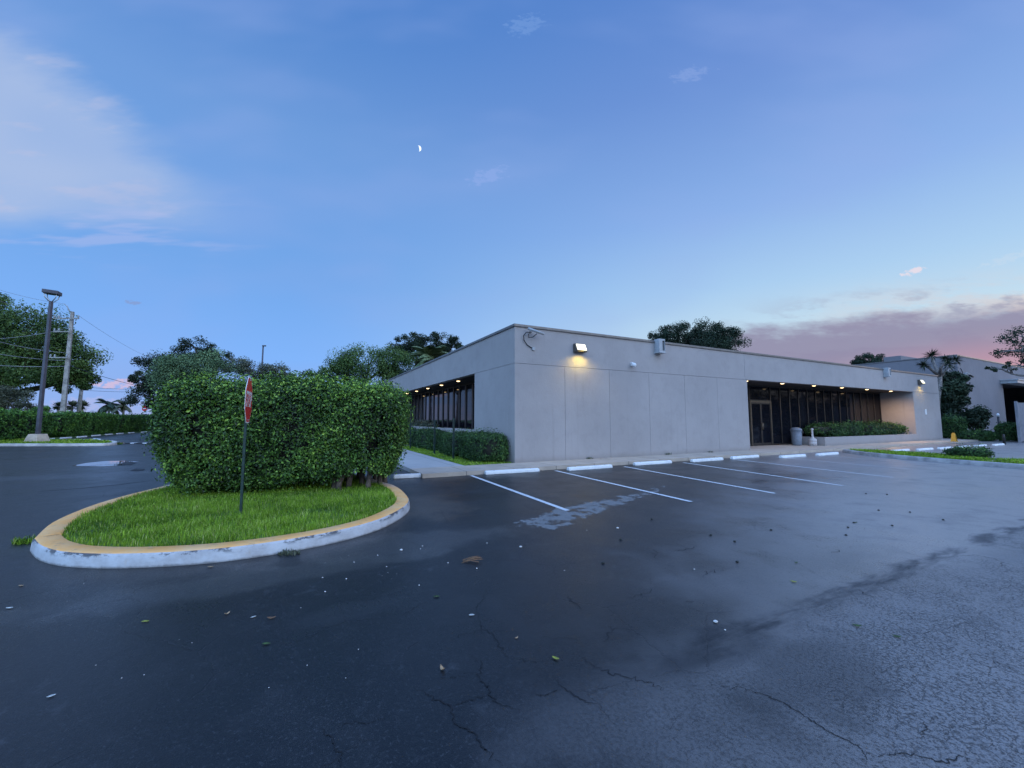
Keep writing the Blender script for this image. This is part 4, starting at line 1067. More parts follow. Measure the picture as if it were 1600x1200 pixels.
p = gp(151, 687.5); place_stop(p, ang(BX)+0.5, 'stray white wheel stop at the back edge of the lamp post grass strip', 'wheel stops along the far hedge')
# speed hump
p = gp(223, 693.5); r = empty('speed_bump', p, 'black rubber speed bump with white marks on the left drive', 'speed bump')
mb = MB(); mb.prism([(p.x-1.5, p.y-.17), (p.x+2.6, p.y-.17), (p.x+2.6, p.y+.17), (p.x-1.5, p.y+.17)], 0.003, 0.07); mb.build('rubber_strip', M['black'], r, bevel=0.05)
for k in range(4):
    q = p.x-0.75+k*0.85; mb = MB(); mb.prism([(q, p.y-.172), (q+.3, p.y-.172), (q+.3, p.y+.172), (q, p.y+.172)], 0.012, 0.074); mb.build('white_mark', M['signwhite'], r, bevel=0.03)

# ------------------------------------------------------------------ left background
hp0 = lsp[0]-BX*16-AX*1.9; hp1 = lsp[-1]+BX*14-AX*1.9
for k, (t0, t1, lb) in enumerate(((0, 0.385, 'long bright clipped hedge behind the lamp post'), (0.39, 0.66, 'clipped hedge running behind the utility pole'), (0.665, 1.0, 'far darker end of the clipped hedge beyond the parking row'))):
    q0 = hp0.lerp(hp1, t0); q1 = hp0.lerp(hp1, t1); c_ = (q0+q1)/2
    boxhedge('hedge', lb, (c_.x, c_.y), BX, (q1-q0).length/2, 0.9, 0.0, (2.42, 2.36, 2.28)[k], 15000, 0.19, 0.11, M['farhedge'], ex=6.0, amp=0.1, top_light=0.5 if k < 2 else 0.15, shell=0.14)
# verge of grass at hedge foot
mb = MB(); q0 = hp0+AX*1.5; q1 = hp1+AX*1.5
mb.prism([tuple((hp0-AX*60)[:2]), tuple(q0[:2]), tuple(q1[:2]), tuple((hp1-AX*60)[:2])], -0.02, 0.05)
tag(mb.build('lawn', M['turf']), 'grass verge at the foot of the far hedge', 'lawn', kind='structure')

# lamp post
lb_ = gp(58, 690.5, 0.12)
r = empty('lamp_post', lb_, 'tall blue grey lamp post with a shoebox head on a tan concrete base', 'lamp post')
mb = MB(); mb.box(-0.62, 0.62, -0.62, 0.62, -0.1, 0.0, 0, lambda p: lb_+p)
vs = [lb_+Vector((x, y, 0)) for x, y in ((-.46, -.46), (.46, -.46), (.46, .46), (-.46, .46))]+[lb_+Vector((x, y, .55)) for x, y in ((-.32, -.32), (.32, -.32), (.32, .32), (-.32, .32))]
mb = MB(); mb.add(vs, [(0, 3, 2, 1), (4, 5, 6, 7), (0, 1, 5, 4), (1, 2, 6, 5), (2, 3, 7, 6), (3, 0, 4, 7)]); mb.build('concrete_base', M['sandconc'], r, bevel=0.03)
ht = 10.0
mb = MB(); mb.box(-0.095, 0.095, -0.095, 0.095, 0.55, ht, 0, lambda p: lb_+Vector((p.x*(1.1-0.02*p.z), p.y*(1.1-0.02*p.z), p.z))); mb.build('pole', M['poleblue'], r, bevel=0.02)
hz = lb_+Vector((0, 0, ht+0.5))
mb = MB(); mb.box(-0.42, 0.42, -0.33, 0.33, 0, 0.27, 0, lambda p: hz+AX*p.x+BX*p.y+Vector((0, 0, p.z+0.06*p.x*-1))); mb.build('lamp_head', M['poleblue'], r, bevel=0.04)
mb = MB()
for sx in (-1, 1):
    for sy in (-1, 1):
        mb.tube([lb_+Vector((0, 0, ht-0.02))+AX*0.1*sx+BX*0.1*sy, hz+AX*0.28*sx+BX*0.2*sy+Vector((0, 0, -.25)), hz+AX*0.33*sx+BX*0.22*sy+Vector((0, 0, .02))], 0.03, 6)
mb.build('bracket', M['galv'], r)

# utility pole
ub = at(98, 648, 42); ub.z = 0; utop = at(103.5, 487, 42).z
r = empty('utility_pole', ub, 'grey concrete utility pole with crossarms and insulators behind the hedge', 'utility pole')
mb = MB(); mb.box(-1, 1, -1, 1, 0, utop, 0, lambda p: ub+Vector((0, 0, p.z))+(AX*p.x+BX*p.y)*(0.20-0.006*p.z)); mb.build('pole', M['concpole'], r, bevel=0.02)
for zz, l0, l1 in ((-0.8, -1.5, 1.1), (-2.2, -1.35, 0.35), (-4.9, -1.5, 0.3)):
    mb = MB(); y0 = ub.y-0.36; mb.box(l0, l1, -0.06, 0.06, -0.06, 0.06, 0, lambda p: Vector((ub.x, y0, utop+zz))+p); ca = mb.build('crossarm', M['concpole'], r)
    for xx in (l0+0.06, l0+0.5, l1-0.06):
        mb = MB(); mb.lathe([(0.05, 0.0), (0.09, 0.05), (0.05, 0.1), (0.09, 0.15), (0.05, 0.2), (0.07, 0.27)], (ub.x+xx, y0, utop+zz+0.065), 8); mb.build('insulator', M['greybox'], ca)
mb = MB(); mb.tube([ub+Vector((0.1, -0.36, utop-0.1)), ub+Vector((-0.25, -0.36, utop+0.5)), ub+Vector((-0.6, -.36, utop+0.75))], 0.05, 6); mb.build('top_bracket', M['greybox'], r)
def wire(p0, p1, sag, rad, label, mat='wire'):
    p0 = Vector(p0); p1 = Vector(p1); pts = [p0.lerp(p1, t)-Vector((0, 0, sag*4*t*(1-t))) for t in np.linspace(0, 1, 17)]
    mb = MB(); mb.tube(pts, rad, 5); tag(mb.build('power_line', M[mat]), label, 'power line', 'overhead lines on the utility pole')
U = lambda z, dx=0: Vector((ub.x+dx, ub.y-0.3, z))
def far(px, py, Y): return at(px, py, Y)
wire(U(utop+0.75, -.6), far(-60, 433, 33), 0.3, 0.014, 'topmost thin overhead wire running left from the utility pole head', 'palewire')
wire(U(utop-0.5, -1.4), far(-60, 446, 33), 0.3, 0.014, 'second thin overhead wire running left from the upper crossarm', 'palewire')
wire(U(at(100, 515, 42).z, -.4), far(-60, 531, 33), 0.3, 0.02, 'pale overhead line crossing the big tree above the other cables', 'palewire')
wire(U(at(98, 552, 42).z), far(-60, 517, 33), 0.3, 0.024, 'thick cable sloping up to the left across the big tree', 'palewire')
wire(U(at(97, 564, 42).z), far(-60, 543, 33), 0.2, 0.024, 'middle cable running left from the utility pole', 'palewire')
wire(U(at(97, 573, 42).z), far(-60, 567, 33), 0.15, 0.03, 'lowest level cable running left from the utility pole', 'palewire')
wire(U(at(106, 569, 42).z), far(235, 606, 75), 0.3, 0.03, 'cable descending right from the utility pole towards the far trees')
wire(U(utop-0.5, 1.0), far(240, 561, 75), 0.4, 0.014, 'thin wire descending right from the upper crossarm', 'palewire')
wire(far(120, 604, 80), far(235, 608, 90), 0.2, 0.03, 'upper of two far level wires low over the hedge', 'wire')
wire(far(120, 609, 80), far(235, 612, 90), 0.2, 0.03, 'lower of two far level wires low over the hedge', 'wire')
# second thin pole
p = at(122, 648, 62); p.z = 0
mb = MB(); mb.tube([p, p+Vector((0.2, 0, at(124, 600, 62).z+1.0))], [0.28, 0.2], 10); tag(mb.build('utility_pole', M['concpole']), 'slender pale pole standing half hidden below the big tree', 'utility pole')

def T(px, py, Y): return at(px, py, Y)
def blob(px, py, Y, rx, rz, ry=None): p = at(px, py, Y); return (p.x, p.y, p.z, rx, ry or rx*0.85, rz)
def base(px, Y): p = at(px, 656, Y); return Vector((p.x, p.y, 0))
Yt = 54
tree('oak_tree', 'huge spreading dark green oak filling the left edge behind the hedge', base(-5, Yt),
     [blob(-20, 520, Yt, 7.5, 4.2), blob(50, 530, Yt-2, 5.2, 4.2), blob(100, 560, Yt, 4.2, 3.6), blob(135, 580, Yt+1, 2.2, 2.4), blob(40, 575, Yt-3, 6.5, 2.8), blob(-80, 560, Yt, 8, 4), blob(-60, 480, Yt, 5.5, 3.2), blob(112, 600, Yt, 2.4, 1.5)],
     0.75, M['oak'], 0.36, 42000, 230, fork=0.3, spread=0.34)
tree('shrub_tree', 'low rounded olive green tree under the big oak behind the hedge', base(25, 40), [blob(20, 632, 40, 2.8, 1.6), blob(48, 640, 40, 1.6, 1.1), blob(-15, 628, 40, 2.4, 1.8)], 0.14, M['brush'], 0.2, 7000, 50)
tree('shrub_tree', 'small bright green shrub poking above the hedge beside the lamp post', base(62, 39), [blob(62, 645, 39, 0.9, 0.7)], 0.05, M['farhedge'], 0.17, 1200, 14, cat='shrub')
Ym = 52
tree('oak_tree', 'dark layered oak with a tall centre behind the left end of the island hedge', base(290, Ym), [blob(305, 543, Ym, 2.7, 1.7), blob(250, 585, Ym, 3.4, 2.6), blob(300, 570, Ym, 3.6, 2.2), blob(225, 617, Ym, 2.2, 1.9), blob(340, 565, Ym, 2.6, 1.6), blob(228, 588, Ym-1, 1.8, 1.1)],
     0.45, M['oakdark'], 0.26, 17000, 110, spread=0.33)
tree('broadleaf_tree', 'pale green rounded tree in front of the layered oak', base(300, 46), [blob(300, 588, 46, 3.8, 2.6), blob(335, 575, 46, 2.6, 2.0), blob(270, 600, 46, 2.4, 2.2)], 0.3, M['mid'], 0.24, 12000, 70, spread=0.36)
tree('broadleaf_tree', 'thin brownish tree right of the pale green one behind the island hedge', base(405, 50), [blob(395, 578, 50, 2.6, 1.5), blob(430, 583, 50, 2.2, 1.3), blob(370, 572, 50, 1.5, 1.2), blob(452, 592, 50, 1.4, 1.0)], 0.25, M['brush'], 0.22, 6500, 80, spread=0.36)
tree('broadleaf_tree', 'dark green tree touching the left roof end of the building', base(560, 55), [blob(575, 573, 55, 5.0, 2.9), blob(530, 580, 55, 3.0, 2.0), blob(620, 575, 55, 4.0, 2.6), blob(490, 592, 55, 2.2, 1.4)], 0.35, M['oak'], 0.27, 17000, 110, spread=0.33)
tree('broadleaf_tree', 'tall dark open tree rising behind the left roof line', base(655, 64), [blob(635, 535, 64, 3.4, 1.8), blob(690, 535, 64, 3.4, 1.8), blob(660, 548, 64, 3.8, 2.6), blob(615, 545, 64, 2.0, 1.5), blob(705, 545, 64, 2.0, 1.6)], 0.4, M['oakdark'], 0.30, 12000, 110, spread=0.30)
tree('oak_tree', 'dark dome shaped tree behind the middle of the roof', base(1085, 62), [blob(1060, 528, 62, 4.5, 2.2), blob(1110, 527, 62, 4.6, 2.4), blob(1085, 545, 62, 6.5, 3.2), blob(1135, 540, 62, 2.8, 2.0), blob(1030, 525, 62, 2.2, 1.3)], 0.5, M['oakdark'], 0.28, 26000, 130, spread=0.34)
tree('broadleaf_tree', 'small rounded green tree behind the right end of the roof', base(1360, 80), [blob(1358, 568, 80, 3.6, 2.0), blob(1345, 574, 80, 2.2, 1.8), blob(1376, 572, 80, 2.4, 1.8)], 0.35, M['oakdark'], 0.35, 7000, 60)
Yr = 27
tree('broadleaf_tree', 'open branched tree reaching in from the right edge above the neighbouring roof', base(1648, Yr), [blob(1600, 528, Yr, 1.5, 0.8), blob(1578, 548, Yr, 1.2, 0.6), blob(1565, 577, Yr, 1.3, 0.25), blob(1625, 550, Yr, 1.6, 1.0), blob(1660, 530, Yr, 1.6, 1.2), blob(1590, 572, Yr, 1.0, 0.35)], 0.16, M['oakdark'], 0.17, 2600, 100, bark='palebark', spread=0.42)

for k, (xx, yy, hh) in enumerate(((50, 17, 5.5), (55, 23, 6.5), (54, 29.5, 6.0), (57, 36, 7.0))):
    tree('broadleaf_tree', '%s dark broadleaf tree of the row standing off to the right of the lot' % ords[k], Vector((xx, yy, 0)), [(xx, yy, hh*0.62, 3.6, 3.4, hh*0.5), (xx+1, yy-2, hh*0.4, 2.6, 2.8, hh*0.36), (xx-0.5, yy+2.2, hh*0.42, 2.6, 2.6, hh*0.36)], 0.25, M['oakdark'], 0.5, 3000, 60, group='trees off to the right', spread=0.5)
# palms
def palm(label, px, ytop, Y, cr, n=20, tr=0.2, mat='palm', fan=False, name='palm_tree'):
    b_ = base(px, Y); top = at(px, ytop, Y)
    r = empty(name, b_, label, 'palm tree')
    mb = MB(); mb.tube([b_, (b_+top)/2+Vector((0.1, 0, 0)), top], [tr*1.3, tr, tr*0.9], 8); mb.build('trunk', M['palebark'], r)
    V = []; F = []; Tn = []
    for k in range(n):
        az = 2*PI*k/n+random.uniform(-.2, .2); el = random.uniform(-0.5, 1.35); d = Vector((math.cos(az), math.sin(az), 0))
        prev = None; L = cr*random.uniform(0.8, 1.1)
        seg = 9
        pts = []
        for i in range(seg+1):
            t = i/seg; pts.append(top+d*(L*t*math.cos(el*0.8))+Vector((0, 0, L*(t*math.sin(el)-0.55*t*t))))
        for i in range(1, seg+1):
            tdir = (pts[i]-pts[i-1]).normalized(); s = tdir.cross(Vector((0, 0, 1))).normalized()
            wl_ = cr*0.28*math.sin(PI*min(0.95, i/seg*0.85+0.12))
            for sg in (-1, 1):
                for j in range(2):
                    p0 = pts[i-1].lerp(pts[i], j*0.5); tip = p0+s*sg*wl_+tdir*wl_*0.5-Vector((0, 0, wl_*0.45)); w_ = tdir*cr*0.035
                    b0 = len(V); V += [tuple(p0-w_*2.2), tuple(p0+w_*2.2), tuple(tip)]; F.append((b0, b0+1, b0+2)); Tn.append(min(1, max(0, random.gauss(0.5, 0.2))))
    np_mesh('crown', V, F, M[mat], r, Tn)
palm('feathery pale palm showing above the left roof line', 672, 556, 50, 3.2, 22, 0.2)
def fanpalm(label, px, ytop, Y, R_, mat):
    b_ = base(px, Y); top = at(px, ytop, Y); r = empty('palm_tree', b_, label, 'palm tree')
    mb = MB(); mb.tube([b_, top], [0.28, 0.22], 8); mb.build('trunk', M['palebark'], r)
    V = []; F = []; Tn = []
    for k in range(160):
        d = Vector((random.gauss(0, 1), random.gauss(0, 1), random.gauss(0.25, 0.8))).normalized(); sd_ = d.cross(Vector((0.2, 0.3, 1))).normalized()*R_*random.uniform(.08, .16)
        e = top+d*R_*random.uniform(0.75, 1.1); m_ = top.lerp(e, .65); b0 = len(V); V += [tuple(top+d*.1), tuple(m_-sd_), tuple(e), tuple(m_+sd_)]; F += [(b0, b0+1, b0+2), (b0, b0+2, b0+3)]; Tn += [random.random()*0.8]*2
    np_mesh('crown', V, F, M[mat], r, Tn)
fanpalm('small round palm seen just left of the utility pole', 91, 635, 95, 1.3, 'oakdark')
fanpalm('small round palm seen just right of the utility pole', 112, 634.5, 95, 1.5, 'brush')
fanpalm('small round palm right of the slender pale pole', 128.5, 634, 95, 1.5, 'brush')
palm('feathery coconut palm above the far hedge', 170, 631, 85, 3.0, 18, 0.16, 'oakdark')
palm('ragged palm beside the dark oak above the far hedge', 193, 632, 85, 2.4, 14, 0.16, 'brush')
# distant round sign and street light
p = at(228, 655, 75); p.z = 0
r = empty('road_sign', p, 'tiny round red road sign under the dark oak far away', 'road sign')
top = at(226.5, 638.5, 75)
mb = MB(); mb.tube([p, Vector((p.x, p.y, top.z))], 0.05, 8); mb.build('post', M['galv'], r)
mb = MB(); n = 20; vs = []
for yy in (-0.09, -0.06):
    for k in range(n): vs.append((top.x+0.48*math.cos(2*PI*k/n), top.y+yy, top.z+0.48*math.sin(2*PI*k/n)))
mb.add(vs, [tuple(range(n)), tuple(reversed(range(n, 2*n)))]+[(k, k+n, (k+1) % n+n, (k+1) % n) for k in range(n)]); mb.build('sign_face', M['red'], r)
mb = MB(); mb.box(-0.3, 0.3, -0.1, -0.092, -0.08, 0.08, 0, lambda q: top+q); mb.build('white_bar', M['signwhite'], r)
p = at(405, 656, 66); p.z = 0; top = at(405.5, 541, 66)
r = empty('lamp_post', p, 'thin distant lamp post rising behind the brownish tree', 'lamp post')
mb = MB(); mb.tube([p, Vector((p.x, p.y, top.z))], [0.17, 0.11], 8); mb.build('pole', M['poleblue'], r)
mb = MB(); mb.box(-0.1, 0.42, -0.15, 0.15, -0.02, 0.16, 0, lambda q: Vector((p.x, p.y, top.z))+q); mb.build('lamp_head', M['poleblue'], r, bevel=0.02)

# ------------------------------------------------------------------ right background
NO = Vector((42.3, 38.6, 0))
nb = empty('neighbouring_building', NO, 'taller grey stucco building beyond the right end of the office', 'building', rz=ROT)
nh = 7.85
mb = MB()
mb.fbox(0, 12.4, 0, 0.3, 0, nh-.12, 0, NO); mb.fbox(12.4, 30, 0, 0.3, 5.9, nh-.12, 0, NO); mb.fbox(30, 44, 0, 0.3, 0, nh-.12, 0, NO)
mb.fbox(0, 0.3, 0.3, 30, 0, nh-.12, 0, NO); mb.fbox(43.7, 44, 0.3, 30, 0, nh-.12, 0, NO); mb.fbox(0.3, 43.7, 29.7, 30, 0, nh-.12, 0, NO)
mb.fbox(12.1, 12.4, 0.3, 4.0, 0, 5.9, 0, NO)
mb.build('wall', M['stucco2'], nb)
mb = MB(); mb.fbox(-.05, 44.05, -.05, 0.36, nh-.12, nh, 0, NO); mb.fbox(-.05, 0.36, 0.36, 30, nh-.12, nh, 0, NO); mb.build('parapet_cap', M['wallcap'], nb, bevel=0.015)
mb = MB(); mb.fbox(0.36, 43.7, 0.36, 29.7, nh-0.8, nh-0.6, 0, NO); mb.build('roof', M['joint'], nb)
mb = MB(); mb.fbox(12.4, 30, 4.0, 4.2, 0, 6.2, 0, NO); mb.fbox(12.4, 30, 0.3, 4.0, 5.9, 6.1, 0, NO); mb.build('interior', M['darkin'], nb)
mb = MB(); mb.fbox(11.7, 30, -1.2, -0.003, 5.55, 5.85, 0, NO); mb.fbox(11.6, 30.1, -1.3, -0.003, 5.85, 5.95, 0, NO); mb.build('canopy', M['greybox'], nb)
rb = at(1410, 562, 62)
mb = MB(); q = at(1408, 566, 60); mb.box(0, 6.5, 0, 2.0, nh-1.0, at(1400, 555.5, 60).z, 0, lambda p: Vector((q.x, q.y, 0))+AX*p.x*0.9+BX*p.y+Vector((0, 0, p.z))); mb.build('roof_unit', M['stucco2'], nb)
mb = MB(); mb.box(6.6, 7.6, 0.2, 1.6, nh-1.0, at(1440, 557.5, 60).z, 0, lambda p: Vector((q.x, q.y, 0))+AX*p.x*0.9+BX*p.y+Vector((0, 0, p.z))); mb.build('roof_vent', M['joint'], nb)
r = empty('security_camera', W(1.2, 0, 6.0, NO), 'small camera arm on the corner of the neighbouring building', 'camera')
mb = MB(); mb.tube([W(1.0, 0, 6.0, NO), W(1.1, -0.3, 6.1, NO), W(1.9, -0.35, 5.95, NO)], 0.05, 8); mb.build('arm', M['greybox'], r)
mb = MB(); mb.tube([W(1.6, -.35, 5.9, NO), W(2.3, -.35, 5.8, NO)], 0.1, 8); mb.build('camera_body', M['black'], r)
mb = MB(); mb.tube([W(0.7, 0, 6.6, NO), W(0.8, -.1, 6.2, NO), W(0.75, -.05, 5.7, NO), W(0.9, -.03, 5.5, NO)], 0.03, 6); mb.build('cable', M['black'], r)
# low enclosure wall before the neighbour
c_ = at(1534, 690, 35.0); c_.z = 0
mb = MB(); mb.box(0, 1.9, 0, 0.2, 0, 2.35, 0, lambda p: c_+AX*p.x+BX*p.y+Vector((0, 0, p.z))); mb.box(1.93, 2.6, 0, 0.2, 0, 2.45, 0, lambda p: c_+AX*p.x+BX*p.y+Vector((0, 0, p.z)))
tag(mb.build('enclosure_wall', M['stucco2'], bevel=0.01), 'low grey enclosure wall in front of the neighbouring building', 'wall')
# pale gate at the right edge
c_ = at(1590.5, 656, 29.5); c_.z = 0.0
r = empty('metal_gate', c_, 'pale metal gate panel at the right edge of the picture', 'gate')
mb = MB(); mb.box(0.12, 5, 0, 0.06, 0.1, 2.9, 0, lambda p: c_+AX*p.x+BX*p.y+Vector((0, 0, p.z))); mb.build('panel', M['gatepanel'], r)
mb = MB(); mb.box(0, 0.12, -0.04, 0.1, 0, 2.98, 0, lambda p: c_+AX*p.x+BX*p.y+Vector((0, 0, p.z))); mb.build('post', M['gatepanel'], r, bevel=0.01)
# path light
c_ = at(1563.5, 690, 33); c_.z = 0.0; r = empty('path_light', c_, 'short dark path light with a pale head before the neighbouring building', 'path light')
mb = MB(); mb.tube([c_, c_+Vector((0, 0, 1.9))], 0.06, 8); mb.build('post', M['black'], r)
mb = MB(); mb.lathe([(0.05, 0), (0.09, 0.05), (0.09, 0.2), (0.04, 0.27)], c_+Vector((0, 0, 1.9)), 12); mb.build('lamp_head', M['white'], r)

# dragon tree
dY = 36.0
bd = at(1466, 656, dY); bd.z = 0
r = empty('dragon_tree', bd, 'pale bare branched dragon tree with spiky tufts behind the far right corner of the office', 'tree')
mb = MB(); P = lambda x, y, dy=0: at(x, y, dY+dy)
fk = P(1468, 588)
mb.tube([bd, P(1464, 640), P(1465, 622), P(1468.5, 604), fk], [0.22, 0.2, 0.18, 0.17, 0.17], 9)
tips = []
for pts in ([fk, P(1463, 577, .3), P(1456.5, 561, .5), P(1455.5, 555, .5)], [fk, P(1456, 578, -.6), P(1449, 572, -.8), P(1443, 570, -.9)], [fk, P(1474, 581, -.3), P(1480, 575, -.5), P(1482, 569, -.5)],
            [fk, P(1476, 584, .8), P(1487, 574, 1.0), P(1493, 562, 1.2)], [fk, P(1470, 574, -.9), P(1476, 566, -1.2), P(1478, 561, -1.2)]):
    mb.tube(pts, [0.13, 0.11, 0.085, 0.07], 8); tips.append(pts[-1])
mb.build('trunk', M['palebark'], r)
V = []; F = []; Tn = []
for tp in tips:
    R_ = random.uniform(0.55, 0.85)
    for k in range(70):
        d = Vector((random.gauss(0, 1), random.gauss(0, 1), random.gauss(0.5, 0.8))).normalized(); s = d.cross(Vector((0.2, 0.3, 1))).normalized()*0.035
        e = tp+d*R_*random.uniform(0.7, 1.1)-Vector((0, 0, 0.12)); b0 = len(V); V += [tuple(tp-s), tuple(tp+s), tuple(tp.lerp(e, .6)+s), tuple(e)]; F.append((b0, b0+1, b0+2)); F.append((b0, b0+2, b0+3)); Tn += [random.random()*0.7]*2
np_mesh('crown', V, F, M['oakdark'], r, Tn)
# shrubs round the corner
tree('tall_shrub', 'tall dark leafy shrub behind the far corner of the office', base(1482, 36.5), [blob(1482, 612, 36.5, 1.3, 1.6), blob(1478, 640, 36.5, 1.4, 1.3), blob(1492, 590, 36.5, 0.9, 0.8), blob(1474, 600, 36.5, 0.7, 1.2)], 0.08, M['oakdark'], 0.32, 7000, 50, cat='shrub', spread=0.4)
tree('tall_shrub', 'drooping dark shrub before the corner of the neighbouring building', base(1518, 35.5), [blob(1518, 652, 35.5, 1.3, 0.9), blob(1508, 660, 35.5, 1.0, 0.9), blob(1525, 645, 35.5, 0.8, 0.5)], 0.07, M['oakdark'], 0.26, 3500, 35, cat='shrub', spread=0.4)
def bh(px0, px1, Y, h, label, n, mat='hedge', L=0.12):
    p0 = at(px0, 656, Y); p1 = at(px1, 656, Y); c_ = (p0+p1)/2
    boxhedge('hedge', label, (c_.x, c_.y), (1, 0.25), (p1-p0).length/2, 0.6, 0.0, h, n, L, L*0.6, M[mat], amp=0.1, top_light=0.2, shell=0.1)
bh(1472, 1503, 34.0, 1.95, 'dark clipped hedge at the far corner of the office behind the yellow sign', 6000)
bh(1500, 1552, 32.5, 0.75, 'low dark hedge before the grey enclosure wall', 5000)
bh(1556, 1592, 32.0, 1.35, 'dark hedge beside the pale gate', 5000)
bp = gp(1511, 715, 0.13); boxhedge('shrub', 'low spreading green shrub on the right grass strip', (bp.x, bp.y), (0.4, -1), 0.75, 0.42, 0.12, 0.55, 2600, 0.09, 0.04, M['hedge'], ex=2.4, amp=0.1, cat='shrub', shell=0.12)
# yellow floor sign
yb = gp(1491, 690.5, 0.12); yb = W(*fr(yb), 0.121)
r = empty('floor_sign', yb, 'small yellow folding floor sign on the sidewalk past the office corner', 'floor sign')
for sg in (-1, 1):
    mb = MB()
    def FP(x, y, z): return yb+BX*x*0.85+AX*y+Vector((0, 0, z))
    vs = []
    for th in (0, 0.02*sg):
        vs += [FP(-.16, sg*0.17+th, 0), FP(-.10, sg*0.165+th, 0), FP(-.08, sg*0.155+th, 0.05), FP(.08, sg*0.155+th, 0.05), FP(.10, sg*0.165+th, 0), FP(.16, sg*0.17+th, 0), FP(.10, sg*0.025+th, 0.56), FP(.06, sg*0.013+th, 0.63), FP(-.06, sg*0.013+th, 0.63), FP(-.10, sg*0.025+th, 0.56)]
    mb.add(vs, [tuple(range(10)), tuple(reversed(range(10, 20)))]+[(k, k+10, (k+1) % 10+10, (k+1) % 10) for k in range(10)]); mb.build('board', M['yellow'], r)
# small bollard at sidewalk end
p = gp(1569.5, 694.8); mb = MB(); mb.lathe([(0.07, 0), (0.07, 0.62), (0.05, 0.68), (0.01, 0.7)], (p.x, p.y, 0), 12); tag(mb.build('bollard', M['black']), 'short dark bollard at the end of the right wheel stop row', 'bollard')

# ------------------------------------------------------------------ litter
def leafobj(px, py, L, mat, label, curl=0.3, rz=None, cat='leaf', group=None):
    L *= 0.64; curl *= 0.7
    c = gp(px, py); rz = random.uniform(0, 6.28) if rz is None else rz
    n = 7; vs = []; fs = []
    for i in range(n):
        t = i/(n-1); w_ = L*0.24*math.sin(PI*min(1, t*0.92+0.06))**0.8; x = (t-0.5)*L
        zc_ = 0.003+curl*L*(2*(t-0.5))**2*0.5
        for yy, k in ((-1, 1), (0, 0), (1, 1)):
            X = x; Yy = yy*w_
            vs.append((c.x+X*math.cos(rz)-Yy*math.sin(rz), c.y+X*math.sin(rz)+Yy*math.cos(rz), zc_+k*w_*0.45))
    for i in range(n-1):
        for j in range(2): fs.append((i*3+j, i*3+j+1, (i+1)*3+j+1, (i+1)*3+j))
    mb = MB(); mb.add(vs, fs, 0, True)
    o = mb.build('fallen_leaf', M[mat]); so_ = o.modifiers.new('Thick', 'SOLIDIFY'); so_.thickness = 0.002
    tag(o, label, cat, group)
leafobj(227, 972, 0.085, 'leaf_yellowgreen', 'yellow green leaf lying alone on the dark asphalt below the island', 0.2, 0.2)
leafobj(355, 960, 0.075, 'leaf_tan', 'upturned tan leaf on the dark asphalt left of a white leaf', 0.9, 1.2)
leafobj(396, 965, 0.065, 'leaf_white', 'bleached white leaf between two tan leaves on the dark asphalt', 0.3, 0.9)
leafobj(424, 967, 0.10, 'leaf_brown', 'curled orange brown leaf right of the bleached leaf', 0.6, 0.3)
leafobj(416, 1007, 0.09, 'leaf_green', 'dull olive leaf below the group of three pale leaves', 0.2, 0.1)
leafobj(691, 1047, 0.085, 'leaf_tan', 'curled tan leaf beside the long crack in the foreground', 1.1, 2.2)
leafobj(868, 1030, 0.085, 'leaf_yellowgreen', 'yellow green leaf in the middle foreground near the worn asphalt', 0.4, 2.5)
leafobj(737, 962, 0.075, 'leaf_white', 'pale leaf lying above the long forked crack', 0.15, 0.1)
leafobj(682, 933, 0.09, 'leaf_green', 'dark green leaf left of the pale leaf on the open asphalt', 0.2, 0.1)
leafobj(329, 886.5, 0.10, 'leaf_tan', 'tan leaf at the foot of the white kerb', 0.3, 0.1)
leafobj(80, 1089, 0.06, 'leaf_white', 'small whitish leaf at the lower left of the lot', 0.3, 0.8)
leafobj(15, 951, 0.08, 'leaf_white', 'pale leaf at the far left edge of the foreground', 0.3, 0.2)
leafobj(33, 916, 0.08, 'leaf_tan', 'faded leaf left of the kerb end', 0.3, 0.0)
leafobj(1240, 910, 0.09, 'leaf_yellowgreen', 'green leaf on the pale asphalt just above the dark seam', 0.5, 2.3)
leafobj(1244, 880, 0.075, 'leaf_green', 'dark curled leaf above the green one on the pale asphalt', 0.6, 0.3)
leafobj(1339, 979, 0.10, 'leaf_green', 'olive leaf on the crazed asphalt below the seam', 0.5, 2.7)
leafobj(1401, 996, 0.085, 'leaf_green', 'dark leaf right of the olive leaf on the crazed asphalt', 0.6, 2.6)
leafobj(1337, 817, 0.10, 'leaf_green', 'dark leaf far out on the right hand asphalt', 0.6, 0.1)
leafobj(807, 998, 0.05, 'leaf_tan', 'tiny curled leaf between the two crack systems', 1.0, 0.7)
# twig bundle
c_ = gp(740, 877); mb = MB()
for k in range(8):
    a_ = random.uniform(-0.5, 0.5); o_ = Vector((random.gauss(0, .03), random.gauss(0, .03), 0.012+0.004*k)); d = Vector((math.cos(a_), math.sin(a_), random.uniform(0, .15)))*random.uniform(.05, .13)
    mb.tube([c_+o_-d, c_+o_+Vector((0, 0, .01)), c_+o_+d], 0.004, 5)
tag(mb.build('twig_bundle', M['leaf_brown']), 'small bundle of reddish dry twigs on the asphalt', 'twigs')
